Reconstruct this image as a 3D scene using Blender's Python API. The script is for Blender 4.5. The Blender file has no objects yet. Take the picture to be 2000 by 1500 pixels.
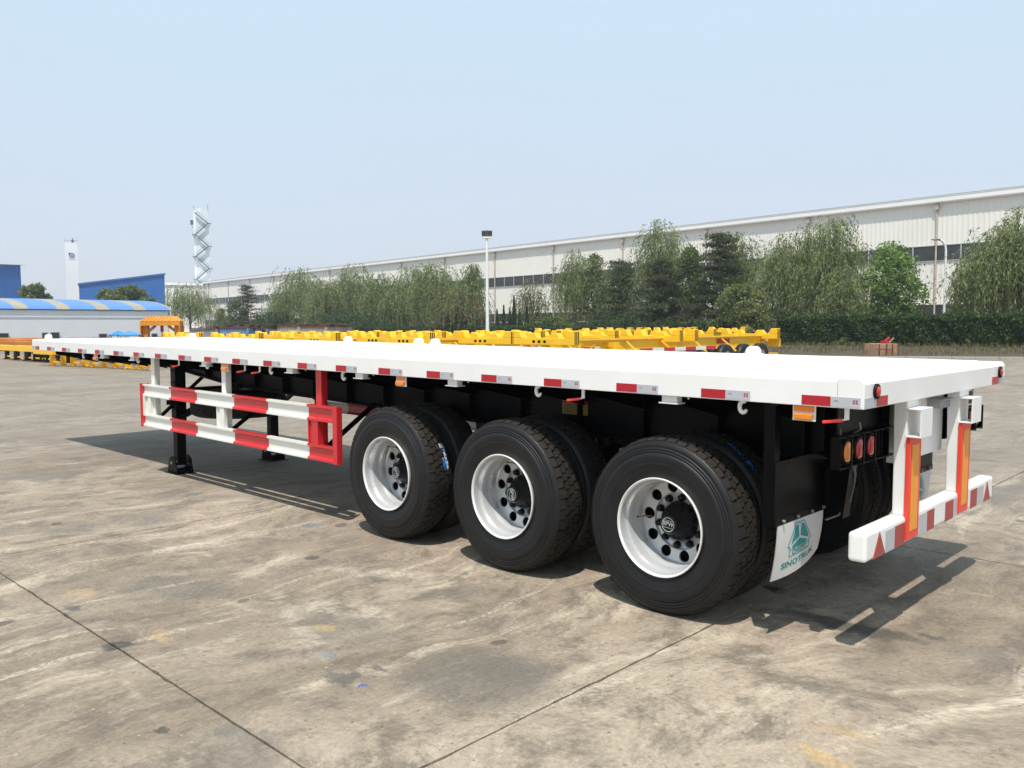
import bpy, math, random
import numpy as np
from mathutils import Matrix, Vector, Euler
random.seed(7); rng = np.random.default_rng(11)
S = bpy.context.scene; COL = S.collection
R = math.radians

# ------------------------------------------------------------ camera, world, sun, exposure
PHI = 0.008
TR = Matrix.Translation((0, 0, -0.022)) @ Matrix.Rotation(PHI, 4, 'Y')      # trailer frame -> world (it stands a touch nose-up)
CP = Vector((1.6294, -4.1898, 1.7731))
cr = Vector((0.7222946, 0.6915853, 0.00052134)); cu = Vector((-0.0521173, 0.0536798, 0.9971972)); cf = Vector((-0.6896190, 0.7202973, -0.0748161))
FPX = 1663.56
cam_d = bpy.data.cameras.new('camera'); cam = bpy.data.objects.new('camera', cam_d); COL.objects.link(cam)
cam.matrix_world = TR @ Matrix(((cr.x, cu.x, -cf.x, CP.x), (cr.y, cu.y, -cf.y, CP.y), (cr.z, cu.z, -cf.z, CP.z), (0, 0, 0, 1)))
cam_d.sensor_width = 36; cam_d.lens = FPX / 2000 * 36; cam_d.clip_end = 3000; cam_d.clip_start = 0.05
S.camera = cam
S.render.resolution_x, S.render.resolution_y = 1024, 768

SUN = (TR.to_3x3() @ Vector((0.239, -0.357, 1.0))).normalized()
elev = math.asin(SUN.z); azim = math.atan2(SUN.x, SUN.y)
world = bpy.data.worlds.new('World'); S.world = world; world.use_nodes = True
wn = world.node_tree; wn.nodes.clear()
sky = wn.nodes.new('ShaderNodeTexSky'); sky.sky_type = 'NISHITA'; sky.sun_disc = False
sky.sun_elevation = elev; sky.sun_rotation = azim; sky.air_density = 1.0; sky.dust_density = 2.2; sky.ozone_density = 1.3; sky.altitude = 50
wmix = wn.nodes.new('ShaderNodeMix'); wmix.data_type = 'RGBA'; wmix.inputs[0].default_value = 0.70
wtc = wn.nodes.new('ShaderNodeTexCoord'); wsep = wn.nodes.new('ShaderNodeSeparateXYZ'); wn.links.new(wtc.outputs['Generated'], wsep.inputs[0])
wnz = wn.nodes.new('ShaderNodeTexNoise'); wnz.inputs['Scale'].default_value = 1.6; wnz.inputs['Detail'].default_value = 5; wn.links.new(wtc.outputs['Generated'], wnz.inputs['Vector'])
wad = wn.nodes.new('ShaderNodeMath'); wad.operation = 'MULTIPLY_ADD'; wn.links.new(wnz.outputs['Fac'], wad.inputs[0]); wad.inputs[1].default_value = 0.22; wn.links.new(wsep.outputs['Z'], wad.inputs[2])
wrp = wn.nodes.new('ShaderNodeValToRGB'); wn.links.new(wad.outputs[0], wrp.inputs[0])      # whitish summer murk, lilac at the horizon, clearer above
wrp.color_ramp.elements[0].position = 0.10; wrp.color_ramp.elements[0].color = (0.81, 0.85, 0.975, 1)
wrp.color_ramp.elements[1].position = 0.52; wrp.color_ramp.elements[1].color = (0.775, 1.0, 1.17, 1)
wsc = wn.nodes.new('ShaderNodeVectorMath'); wsc.operation = 'SCALE'; wsc.inputs['Scale'].default_value = 10.5; wn.links.new(wrp.outputs[0], wsc.inputs[0])
wn.links.new(wsc.outputs[0], wmix.inputs[7])
wn.links.new(sky.outputs[0], wmix.inputs[6])
bg = wn.nodes.new('ShaderNodeBackground'); bg.inputs[1].default_value = 0.1
wn.links.new(wmix.outputs[2], bg.inputs[0])
wo = wn.nodes.new('ShaderNodeOutputWorld'); wn.links.new(bg.outputs[0], wo.inputs[0])
sl = bpy.data.lights.new('sun', 'SUN'); sl.energy = 4.8; sl.angle = R(0.6); sl.color = (1, 0.945, 0.865)
so = bpy.data.objects.new('sun', sl); COL.objects.link(so)
so.rotation_euler = (-SUN).to_track_quat('-Z', 'Y').to_euler(); so.location = (0, 0, 30)
S.view_settings.view_transform = 'Standard'; S.view_settings.look = 'None'
S.view_settings.exposure = 0.0; S.view_settings.gamma = 1; S.view_settings.use_curve_mapping = False

# ------------------------------------------------------------ helpers
def tag(o, label=None, cat=None, group=None, kind=None):
    if label: o['label'] = label
    if cat: o['category'] = cat
    if group: o['group'] = group
    if kind: o['kind'] = kind
    return o
def empty(name, loc=(0, 0, 0), rz=0.0, **k):
    o = bpy.data.objects.new(name, None); COL.objects.link(o); o.location = loc; o.rotation_euler = (0, 0, rz)
    o.empty_display_size = 0.2
    return tag(o, **k)
def at(px, py, d):
    """world point seen at photo pixel (px,py) at forward depth d"""
    return TR @ (CP + d * (cf + (px - 1000) / FPX * cr - (py - 750) / FPX * cu))
def atg(px, d):
    """ground point in pixel column px at depth d"""
    a = at(px, 0, d); b = at(px, 1400, d); t = a.z / (a.z - b.z)
    p = a.lerp(b, t); return Vector((p.x, p.y, 0))
def zat(px, py, d): return at(px, py, d).z

class MB:
    def __init__(s): s.v = []; s.f = []; s.m = []; s.sm = []
    def add(s, v, f, m=0, smooth=False):
        o = len(s.v); s.v.extend([tuple(p) for p in v]); s.f.extend([tuple(i + o for i in q) for q in f])
        s.m.extend([m] * len(f)); s.sm.extend([smooth] * len(f)); return s
    def box(s, x0, x1, y0, y1, z0, z1, m=0):
        v = [(x0,y0,z0),(x1,y0,z0),(x1,y1,z0),(x0,y1,z0),(x0,y0,z1),(x1,y0,z1),(x1,y1,z1),(x0,y1,z1)]
        return s.add(v, [(0,3,2,1),(4,5,6,7),(0,1,5,4),(1,2,6,5),(2,3,7,6),(3,0,4,7)], m)
    def bar(s, a, b, w, h, m=0, up=(0, 0, 1)):
        a = Vector(a); b = Vector(b); d = (b - a).normalized(); u = Vector(up)
        if abs(d.dot(u)) > 0.98: u = Vector((1, 0, 0))
        sd = d.cross(u).normalized(); u = sd.cross(d).normalized(); v = []
        for p in (a, b):
            for i, j in ((-1,-1),(1,-1),(1,1),(-1,1)): v.append(p + sd * (w/2*i) + u * (h/2*j))
        return s.add(v, [(3,2,1,0),(4,5,6,7),(0,1,5,4),(1,2,6,5),(2,3,7,6),(3,0,4,7)], m)
    def tube(s, pts, r, n=8, m=0, cap=True):
        pts = [Vector(p) for p in pts]; rs = r if isinstance(r, (list, tuple)) else [r] * len(pts); v = []; f = []
        u = None
        for i, p in enumerate(pts):
            d = (pts[min(i+1, len(pts)-1)] - pts[max(i-1, 0)]).normalized()
            if u is None: u = d.orthogonal().normalized()
            u = (u - d * d.dot(u)).normalized(); w = d.cross(u)
            for k in range(n):
                t = 2*math.pi*k/n; v.append(p + (u*math.cos(t) + w*math.sin(t)) * rs[i])
        for i in range(len(pts)-1):
            for k in range(n):
                k2 = (k+1) % n; f.append((i*n+k, i*n+k2, (i+1)*n+k2, (i+1)*n+k))
        s.add(v, f, m, True)
        if cap:
            s.add(v[:n], [tuple(range(n))[::-1]], m); s.add(v[-n:], [tuple(range(n))], m)
        return s
    def lathe(s, prof, c=(0,0,0), n=48, axis='y', m=0, closed=False):
        """prof: list of (t along axis, radius)"""
        v = []; f = []; P = len(prof)
        for k in range(n):
            a = 2*math.pi*k/n; ca, sa = math.cos(a), math.sin(a)
            for t, r in prof:
                if axis == 'y': v.append((c[0]+r*ca, c[1]+t, c[2]+r*sa))
                elif axis == 'z': v.append((c[0]+r*ca, c[1]+r*sa, c[2]+t))
                else: v.append((c[0]+t, c[1]+r*ca, c[2]+r*sa))
        for k in range(n):
            k2 = (k+1) % n
            for i in range(P-1 + (1 if closed else 0)):
                j = (i+1) % P; f.append((k*P+i, k*P+j, k2*P+j, k2*P+i))
        return s.add(v, f, m, True)
    def disc(s, c, r, n=20, axis='y', m=0, ry=None):
        ry = ry or r; v = []
        for k in range(n):
            a = 2*math.pi*k/n
            if axis == 'y': v.append((c[0]+r*math.cos(a), c[1], c[2]+ry*math.sin(a)))
            elif axis == 'x': v.append((c[0], c[1]+r*math.cos(a), c[2]+ry*math.sin(a)))
            else: v.append((c[0]+r*math.cos(a), c[1]+ry*math.sin(a), c[2]))
        return s.add(v, [tuple(range(n))], m)
    def prism(s, poly, a0, a1, axis='x', m=0):
        """poly in the two other axes, extruded a0..a1"""
        def P(a, q):
            return (a, q[0], q[1]) if axis == 'x' else ((q[0], a, q[1]) if axis == 'y' else (q[0], q[1], a))
        n = len(poly); v = [P(a0, q) for q in poly] + [P(a1, q) for q in poly]
        f = [tuple(range(n))[::-1], tuple(range(n, 2*n))] + [(i, (i+1) % n, n+(i+1) % n, n+i) for i in range(n)]
        return s.add(v, f, m)
    def build(s, name, mats, parent=None, bevel=0, seg=2, fix=True, **k):
        me = bpy.data.meshes.new(name); me.from_pydata(s.v, [], s.f)
        if not isinstance(mats, (list, tuple)): mats = [mats]
        for mm in mats: me.materials.append(mm)
        me.polygons.foreach_set('material_index', s.m); me.polygons.foreach_set('use_smooth', s.sm)
        if fix:
            import bmesh
            bm = bmesh.new(); bm.from_mesh(me); bmesh.ops.recalc_face_normals(bm, faces=bm.faces); bm.to_mesh(me); bm.free()
        me.update()
        o = bpy.data.objects.new(name, me); COL.objects.link(o); o.parent = parent
        if bevel:
            b = o.modifiers.new('bevel', 'BEVEL'); b.width = bevel; b.segments = seg; b.limit_method = 'ANGLE'; b.angle_limit = R(40)
            b.harden_normals = False
        return tag(o, **k)
def quads_obj(name, V, mi, mats, parent=None, smooth=False, **k):
    """V: (n,4,3) array"""
    n = len(V); me = bpy.data.meshes.new(name)
    me.vertices.add(4*n); me.vertices.foreach_set('co', np.ascontiguousarray(V, dtype=np.float32).ravel())
    me.loops.add(4*n); me.loops.foreach_set('vertex_index', np.arange(4*n, dtype=np.int32))
    me.polygons.add(n); me.polygons.foreach_set('loop_start', np.arange(n, dtype=np.int32)*4)
    try: me.polygons.foreach_set('loop_total', np.full(n, 4, dtype=np.int32))
    except Exception: pass
    for mm in mats: me.materials.append(mm)
    me.polygons.foreach_set('material_index', np.asarray(mi, dtype=np.int32)); me.update(calc_edges=True)
    o = bpy.data.objects.new(name, me); COL.objects.link(o); o.parent = parent
    return tag(o, **k)
def copy_tree(o, parent=None):
    c = o.copy(); COL.objects.link(c)
    if parent is not None: c.parent = parent
    for ch in o.children: copy_tree(ch, c)
    return c
def text_poly(txt, size=1.0, bold=0.0, align='CENTER'):
    cu_ = bpy.data.curves.new('t', 'FONT'); cu_.body = txt; cu_.size = size; cu_.align_x = align; cu_.align_y = 'CENTER'; cu_.offset = bold
    cu_.resolution_u = 3
    o = bpy.data.objects.new('t', cu_); COL.objects.link(o); dg = bpy.context.evaluated_depsgraph_get()
    me = bpy.data.meshes.new_from_object(o.evaluated_get(dg))
    v = [tuple(p.co[:2]) for p in me.vertices]; f = [tuple(p.vertices) for p in me.polygons]
    bpy.data.objects.remove(o); bpy.data.curves.remove(cu_); bpy.data.meshes.remove(me)
    return v, f

# ------------------------------------------------------------ materials
def mat(name, col, rough=0.5, metal=0.0, coat=0.0, spec=0.5, noise=0.0, nscale=8.0, bump=0.0, bscale=60.0, emit=None, trans=0.0):
    m = bpy.data.materials.new(name); m.use_nodes = True; nt = m.node_tree; b = nt.nodes['Principled BSDF']
    b.inputs['Base Color'].default_value = (*col, 1); b.inputs['Roughness'].default_value = rough; b.inputs['Metallic'].default_value = metal
    b.inputs['Coat Weight'].default_value = coat; b.inputs['Coat Roughness'].default_value = 0.12; b.inputs['Specular IOR Level'].default_value = spec
    g = nt.nodes.new('ShaderNodeNewGeometry')
    if noise:
        n = nt.nodes.new('ShaderNodeTexNoise'); n.inputs['Scale'].default_value = nscale; n.inputs['Detail'].default_value = 6; n.inputs['Roughness'].default_value = 0.65
        nt.links.new(g.outputs['Position'], n.inputs['Vector'])
        mr = nt.nodes.new('ShaderNodeMapRange'); mr.inputs['From Min'].default_value = 0.3; mr.inputs['From Max'].default_value = 0.72
        mr.inputs['To Min'].default_value = 1 - noise; mr.inputs['To Max'].default_value = 1 + noise*0.35
        nt.links.new(n.outputs['Fac'], mr.inputs['Value'])
        mx = nt.nodes.new('ShaderNodeMix'); mx.data_type = 'RGBA'; mx.blend_type = 'MULTIPLY'; mx.inputs[0].default_value = 1
        mx.inputs[6].default_value = (*col, 1); nt.links.new(mr.outputs[0], mx.inputs[7]); nt.links.new(mx.outputs[2], b.inputs['Base Color'])
        mr2 = nt.nodes.new('ShaderNodeMapRange'); mr2.inputs['To Min'].default_value = max(0.02, rough-0.08); mr2.inputs['To Max'].default_value = min(1, rough+0.14)
        nt.links.new(n.outputs['Fac'], mr2.inputs['Value']); nt.links.new(mr2.outputs[0], b.inputs['Roughness'])
    if bump:
        n2 = nt.nodes.new('ShaderNodeTexNoise'); n2.inputs['Scale'].default_value = bscale; n2.inputs['Detail'].default_value = 4
        nt.links.new(g.outputs['Position'], n2.inputs['Vector'])
        bp = nt.nodes.new('ShaderNodeBump'); bp.inputs['Strength'].default_value = bump; bp.inputs['Distance'].default_value = 0.01
        nt.links.new(n2.outputs['Fac'], bp.inputs['Height']); nt.links.new(bp.outputs[0], b.inputs['Normal'])
    return m
def leafmat(name, col, tr=0.45, nscale=1.3):
    m = bpy.data.materials.new(name); m.use_nodes = True; nt = m.node_tree; nt.nodes.clear()
    g = nt.nodes.new('ShaderNodeNewGeometry'); n = nt.nodes.new('ShaderNodeTexNoise'); n.inputs['Scale'].default_value = nscale; n.inputs['Detail'].default_value = 3
    nt.links.new(g.outputs['Position'], n.inputs['Vector'])
    mr = nt.nodes.new('ShaderNodeMapRange'); mr.inputs['From Min'].default_value = 0.35; mr.inputs['From Max'].default_value = 0.68
    mr.inputs['To Min'].default_value = 0.0; mr.inputs['To Max'].default_value = 1.0; nt.links.new(n.outputs['Fac'], mr.inputs['Value'])
    mx = nt.nodes.new('ShaderNodeMix'); mx.data_type = 'RGBA'; nt.links.new(mr.outputs[0], mx.inputs[0])
    mx.inputs[6].default_value = (col[0]*0.7, col[1]*0.72, col[2]*0.75, 1); mx.inputs[7].default_value = (col[0]*1.25, col[1]*1.2, col[2]*1.05, 1)
    d = nt.nodes.new('ShaderNodeBsdfDiffuse'); t = nt.nodes.new('ShaderNodeBsdfTranslucent'); gl = nt.nodes.new('ShaderNodeBsdfGlossy'); gl.inputs['Roughness'].default_value = 0.6
    gl.inputs['Color'].default_value = (0.6, 0.65, 0.6, 1)
    nt.links.new(mx.outputs[2], d.inputs[0]); nt.links.new(mx.outputs[2], t.inputs[0])
    s1 = nt.nodes.new('ShaderNodeMixShader'); s1.inputs[0].default_value = tr; nt.links.new(d.outputs[0], s1.inputs[1]); nt.links.new(t.outputs[0], s1.inputs[2])
    s2 = nt.nodes.new('ShaderNodeMixShader'); s2.inputs[0].default_value = 0.025; nt.links.new(s1.outputs[0], s2.inputs[1]); nt.links.new(gl.outputs[0], s2.inputs[2])
    o = nt.nodes.new('ShaderNodeOutputMaterial'); nt.links.new(s2.outputs[0], o.inputs[0]); return m

M = {}
M['white'] = mat('white_paint', (0.83, 0.83, 0.81), 0.32, coat=0.4, noise=0.05, nscale=3.0)
M['deck'] = mat('white_deck_paint', (0.84, 0.84, 0.83), 0.42, noise=0.05, nscale=2.5)
M['cream'] = mat('guard_white_paint', (0.82, 0.82, 0.755), 0.35, coat=0.3, noise=0.05, nscale=6)
M['red'] = mat('guard_red_paint', (0.60, 0.022, 0.03), 0.32, coat=0.35, noise=0.14, nscale=9)
M['black'] = mat('black_paint', (0.0018, 0.0019, 0.0023), 0.28, spec=0.10, coat=0.0, noise=0.35, nscale=4)
M['blackm'] = mat('black_matt', (0.006, 0.006, 0.007), 0.55, spec=0.15, noise=0.3, nscale=7)
M['rubber'] = mat('tyre_sidewall_rubber', (0.0115, 0.0115, 0.013), 0.44, spec=0.34, noise=0.4, nscale=11, bump=0.15, bscale=140)
M['tread'] = mat('tyre_tread_rubber', (0.027, 0.022, 0.018), 0.78, spec=0.3, noise=0.45, nscale=22, bump=0.3, bscale=90)
M['rim'] = mat('rim_silver', (0.58, 0.59, 0.59), 0.27, metal=0.35, noise=0.06, nscale=8)
M['rimlip'] = mat('rim_lip', (0.78, 0.77, 0.74), 0.28, metal=0.2)
M['hub'] = mat('hub_black', (0.005, 0.005, 0.006), 0.30, spec=0.25, coat=0.0, noise=0.3, nscale=20)
M['logo'] = mat('hub_logo_white', (0.55, 0.56, 0.56), 0.5)
M['brass'] = mat('valve_brass', (0.45, 0.22, 0.10), 0.4, metal=0.6)
M['tred'] = mat('tape_red', (0.42, 0.012, 0.022), 0.28, noise=0.12, nscale=40)
M['tsil'] = mat('tape_silver', (0.52, 0.54, 0.58), 0.30, metal=0.25, noise=0.10, nscale=60)
M['amber'] = mat('amber_lens', (0.80, 0.24, 0.015), 0.18, coat=0.6, noise=0.12, nscale=50)
M['lred'] = mat('red_lens', (0.50, 0.02, 0.02), 0.16, coat=0.6)
M['handle'] = mat('red_rubber_grip', (0.82, 0.055, 0.04), 0.4)
M['orangeplate'] = mat('orange_retroreflector', (0.88, 0.32, 0.02), 0.35, noise=0.10, nscale=12, bump=0.2, bscale=30)
M['redplate'] = mat('red_retroreflector', (0.80, 0.06, 0.03), 0.35, noise=0.06, nscale=12)
M['dullred'] = mat('bumper_sticker_red', (0.36, 0.05, 0.045), 0.4, noise=0.12, nscale=30)
M['flap'] = mat('white_rubber_flap', (0.66, 0.66, 0.645), 0.55, noise=0.10, nscale=7)
M['teal'] = mat('teal_print', (0.01, 0.28, 0.29), 0.5, noise=0.1, nscale=60)
M['steel'] = mat('galvanised_steel', (0.42, 0.43, 0.44), 0.4, metal=0.7, noise=0.2, nscale=20)
M['yellow'] = mat('chassis_yellow_paint', (0.92, 0.53, 0.010), 0.38, coat=0.2, noise=0.10, nscale=2.5)
M['orange'] = mat('weathered_orange_paint', (0.62, 0.21, 0.03), 0.5, noise=0.25, nscale=2)
M['gantry'] = mat('gantry_orange_paint', (0.70, 0.27, 0.015), 0.45, noise=0.2, nscale=1.5)
M['ystick'] = mat('yellow_sticker', (0.28, 0.22, 0.03), 0.5, noise=0.3, nscale=90)
M['blue'] = mat('blue_cladding', (0.02, 0.145, 0.46), 0.5, noise=0.12, nscale=0.4)
M['bluep'] = mat('blue_plastic', (0.03, 0.22, 0.62), 0.4)
M['rust'] = mat('rusty_steel', (0.16, 0.07, 0.035), 0.8, noise=0.4, nscale=3)
M['clad'] = mat('warehouse_cladding', (0.85, 0.82, 0.75), 0.5, noise=0.05, nscale=0.35)
M['fascia'] = mat('warehouse_fascia', (0.90, 0.895, 0.87), 0.45, noise=0.04, nscale=0.5)
M['pipe'] = mat('downpipe', (0.52, 0.44, 0.36), 0.5, noise=0.2, nscale=1.2)
M['glass'] = mat('window_glass', (0.05, 0.055, 0.06), 0.15, noise=0.35, nscale=0.8)
M['frame'] = mat('window_frame', (0.40, 0.40, 0.37), 0.5)
M['render'] = mat('white_render_wall', (0.86, 0.86, 0.87), 0.7, noise=0.05, nscale=0.5)
M['roofblue'] = mat('roof_blue_sheet', (0.10, 0.24, 0.62), 0.45, noise=0.10, nscale=0.7)
M['roofbeige'] = mat('roof_beige_skylight', (0.36, 0.33, 0.24), 0.5, noise=0.2, nscale=0.7)
M['towerw'] = mat('tower_white', (0.82, 0.82, 0.82), 0.5, noise=0.06, nscale=0.3)
M['towerd'] = mat('tower_stair_steel', (0.05, 0.10, 0.13), 0.6)
M['towerp'] = mat('tower_panel', (0.66, 0.71, 0.73), 0.5, noise=0.16, nscale=0.4)
M['logob'] = mat('tower_logo_blue', (0.03, 0.10, 0.33), 0.5)
M['logor'] = mat('tower_logo_red', (0.6, 0.25, 0.2), 0.5)
M['lampgrey'] = mat('lamp_housing', (0.20, 0.20, 0.21), 0.4, metal=0.3)
M['wood'] = mat('plywood', (0.42, 0.25, 0.15), 0.7, noise=0.25, nscale=4)
M['cgrey'] = mat('container_grey', (0.28, 0.31, 0.33), 0.55, noise=0.25, nscale=1.2)
M['cblue'] = mat('container_blue', (0.19, 0.28, 0.42), 0.55, noise=0.25, nscale=1.2)
M['cbeige'] = mat('container_beige', (0.46, 0.40, 0.31), 0.55, noise=0.25, nscale=1.2)
M['tarp'] = mat('blue_tarp', (0.06, 0.26, 0.60), 0.5, noise=0.12, nscale=2)
M['bark'] = mat('bark', (0.085, 0.065, 0.05), 0.9, noise=0.4, nscale=6)
M['kerb'] = mat('kerb_stone', (0.36, 0.34, 0.30), 0.8, noise=0.2, nscale=3)
M['soil'] = mat('verge_soil', (0.075, 0.055, 0.032), 0.95, noise=0.4, nscale=1.5, bump=0.6, bscale=4)
M['joint'] = mat('joint_filler', (0.055, 0.045, 0.038), 0.95, noise=0.4, nscale=20)
for nm, c in dict(wil1=(0.155, 0.19, 0.075), wil2=(0.095, 0.13, 0.045), wil3=(0.22, 0.245, 0.12), pin1=(0.045, 0.065, 0.030), pin2=(0.075, 0.090, 0.038), pin3=(0.085, 0.085, 0.042),
                  bro1=(0.085, 0.12, 0.038), bro2=(0.05, 0.08, 0.028), bro3=(0.13, 0.155, 0.045), pla1=(0.13, 0.21, 0.055), pla2=(0.075, 0.135, 0.035), pla3=(0.19, 0.27, 0.085),
                  hed1=(0.040, 0.075, 0.022), hed2=(0.022, 0.045, 0.014), hed3=(0.07, 0.11, 0.032), dry1=(0.19, 0.135, 0.07), dry2=(0.12, 0.09, 0.045), dry3=(0.09, 0.11, 0.035),
                  brn1=(0.15, 0.12, 0.07), brn2=(0.10, 0.085, 0.045)).items():
    M[nm] = leafmat('leaf_' + nm, tuple(min(0.5, q*1.42) for q in c))

def concrete_material():
    m = bpy.data.materials.new('yard_concrete'); m.use_nodes = True; nt = m.node_tree; L = nt.links
    b = nt.nodes['Principled BSDF']; g = nt.nodes.new('ShaderNodeNewGeometry')
    def N(t, **k):
        n = nt.nodes.new(t)
        for a, v in k.items(): setattr(n, a, v)
        return n
    def mapping(sc, rot=0.0, loc=(0, 0, 0)):
        mp = N('ShaderNodeMapping'); mp.inputs['Scale'].default_value = sc; mp.inputs['Rotation'].default_value = (0, 0, rot); mp.inputs['Location'].default_value = loc
        L.new(warp.outputs[0], mp.inputs[0]); return mp
    nw = N('ShaderNodeTexNoise'); nw.inputs['Scale'].default_value = 0.35; nw.inputs['Detail'].default_value = 3; L.new(g.outputs['Position'], nw.inputs['Vector'])
    sub = N('ShaderNodeVectorMath', operation='SUBTRACT'); L.new(nw.outputs['Color'], sub.inputs[0]); sub.inputs[1].default_value = (0.5, 0.5, 0.5)
    scl = N('ShaderNodeVectorMath', operation='SCALE'); L.new(sub.outputs[0], scl.inputs[0]); scl.inputs['Scale'].default_value = 1.6
    warp = N('ShaderNodeVectorMath', operation='ADD'); L.new(g.outputs['Position'], warp.inputs[0]); L.new(scl.outputs[0], warp.inputs[1])
    def noise(sc, det, rough, rot=0, loc=(0,0,0), scale=1.0):
        mp = mapping(sc, rot, loc); n = N('ShaderNodeTexNoise'); n.inputs['Scale'].default_value = scale; n.inputs['Detail'].default_value = det; n.inputs['Roughness'].default_value = rough
        L.new(mp.outputs[0], n.inputs['Vector']); return n.outputs['Fac']
    def rng_(x, a, b_, c=0.0, d=1.0, smooth=True):
        r = N('ShaderNodeMapRange'); r.interpolation_type = 'SMOOTHSTEP' if smooth else 'LINEAR'
        for i, v in zip(('From Min', 'From Max', 'To Min', 'To Max'), (a, b_, c, d)): r.inputs[i].default_value = v
        L.new(x, r.inputs['Value']); return r.outputs[0]
    def mixc(f, a, b_, bt='MIX'):
        x = N('ShaderNodeMix', data_type='RGBA', blend_type=bt)
        if isinstance(f, float): x.inputs[0].default_value = f
        else: L.new(f, x.inputs[0])
        for i, c in ((6, a), (7, b_)):
            if isinstance(c, tuple): x.inputs[i].default_value = (*c, 1)
            else: L.new(c, x.inputs[i])
        return x.outputs[2]
    def mul(a, b_):
        x = N('ShaderNodeMath', operation='MULTIPLY')
        for i, c in ((0, a), (1, b_)):
            if isinstance(c, float): x.inputs[i].default_value = c
            else: L.new(c, x.inputs[i])
        return x.outputs[0]
    big = noise((0.42, 0.20, 1), 5, 0.6)                       # broad stains
    streak = noise((2.6, 0.55, 1), 8, 0.72, rot=R(-12))        # tyre-swept streaks
    streak2 = noise((1.1, 4.2, 1), 6, 0.7, rot=R(18), loc=(3, 7, 0))
    mid = noise((3.2, 2.2, 1), 8, 0.75, loc=(11, 3, 0))
    fine = noise((38, 38, 1), 4, 0.7)
    grain = noise((150, 150, 1), 2, 0.6)
    col = mixc(rng_(big, 0.36, 0.62), (0.205, 0.172, 0.135), (0.33, 0.283, 0.228))
    col = mixc(mul(rng_(streak, 0.50, 0.72), 0.78), col, (0.53, 0.475, 0.39))
    col = mixc(mul(rng_(streak2, 0.54, 0.74), 0.42), col, (0.48, 0.43, 0.35))
    col = mixc(mul(rng_(mid, 0.54, 0.36, 0, 1), 0.82), col, (0.135, 0.115, 0.095))
    mott = noise((7, 5, 1), 6, 0.75, rot=R(-8), loc=(2, 5, 0))
    col = mixc(mul(rng_(mott, 0.50, 0.34), 0.45), col, (0.12, 0.10, 0.083)); col = mixc(mul(rng_(mott, 0.55, 0.72), 0.26), col, (0.55, 0.49, 0.40))
    spots = noise((0.9, 0.7, 1), 3, 0.5, loc=(4, 9, 0))
    col = mixc(mul(rng_(spots, 0.58, 0.68), 0.6), col, (0.13, 0.125, 0.115))
    tr = noise((5.5, 0.28, 1), 4, 0.6, rot=R(24), loc=(1, 2, 0))   # thin tyre tracks
    col = mixc(mul(mul(rng_(tr, 0.60, 0.66), rng_(fine, 0.35, 0.6)), 0.42), col, (0.54, 0.49, 0.41))
    # small dark oil drops
    vo = N('ShaderNodeTexVoronoi'); vo.inputs['Scale'].default_value = 1.3; vo.inputs['Randomness'].default_value = 1; L.new(warp.outputs[0], vo.inputs['Vector'])
    ddist = N('ShaderNodeMath', operation='SUBTRACT'); L.new(vo.outputs['Distance'], ddist.inputs[0]); L.new(mul(mid, 0.10), ddist.inputs[1])
    sep = N('ShaderNodeSeparateColor'); L.new(vo.outputs['Color'], sep.inputs[0])
    drop = mul(rng_(ddist.outputs[0], 0.035, 0.012), rng_(sep.outputs[0], 0.45, 0.55))
    col = mixc(mul(drop, 0.7), col, (0.07, 0.062, 0.06))
    vo2 = N('ShaderNodeTexVoronoi'); vo2.inputs['Scale'].default_value = 6.0; L.new(warp.outputs[0], vo2.inputs['Vector'])
    sep2 = N('ShaderNodeSeparateColor'); L.new(vo2.outputs['Color'], sep2.inputs[0])
    d2 = mul(rng_(vo2.outputs['Distance'], 0.11, 0.04), rng_(sep2.outputs[1], 0.72, 0.76))
    col = mixc(mul(d2, 0.6), col, (0.10, 0.085, 0.075))
    vo3 = N('ShaderNodeTexVoronoi'); vo3.inputs['Scale'].default_value = 24.0; L.new(g.outputs['Position'], vo3.inputs['Vector']); sep3 = N('ShaderNodeSeparateColor'); L.new(vo3.outputs['Color'], sep3.inputs[0])
    grit = rng_(vo3.outputs['Distance'], 0.26, 0.12)
    col = mixc(mul(mul(grit, rng_(sep3.outputs[0], 0.80, 0.84)), 0.6), col, (0.09, 0.075, 0.06)); col = mixc(mul(mul(grit, rng_(sep3.outputs[1], 0.90, 0.93)), 0.3), col, (0.56, 0.52, 0.45))
    crk = noise((1.2, 1.2, 1), 9, 0.62, loc=(17, 5, 0)); cd = N('ShaderNodeMath', operation='ABSOLUTE'); cs_ = N('ShaderNodeMath', operation='SUBTRACT'); L.new(crk, cs_.inputs[0]); cs_.inputs[1].default_value = 0.5; L.new(cs_.outputs[0], cd.inputs[0])
    col = mixc(mul(mul(rng_(cd.outputs[0], 0.0035, 0.0008), rng_(big, 0.52, 0.60)), 0.5), col, (0.11, 0.09, 0.07))
    # named stains that lie where the photograph shows them
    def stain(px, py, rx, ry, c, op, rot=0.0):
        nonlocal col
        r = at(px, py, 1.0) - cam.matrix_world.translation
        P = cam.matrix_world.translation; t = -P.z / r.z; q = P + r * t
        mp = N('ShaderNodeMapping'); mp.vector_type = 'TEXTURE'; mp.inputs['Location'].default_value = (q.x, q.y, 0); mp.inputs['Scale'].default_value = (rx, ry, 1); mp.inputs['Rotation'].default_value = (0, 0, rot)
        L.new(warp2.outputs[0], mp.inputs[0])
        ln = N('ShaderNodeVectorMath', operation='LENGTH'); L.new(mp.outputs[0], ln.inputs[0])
        col = mixc(mul(rng_(ln.outputs['Value'], 1.0, 0.45), mul(rng_(mid, 0.30, 0.5, 0.45, 1.0), op)), col, c) if c[0] < 0.49 or c[2] < 0.2 else mixc(mul(mul(rng_(ln.outputs['Value'], 1.0, 0.2), op), rng_(mid, 0.40, 0.62)), col, c)
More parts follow.
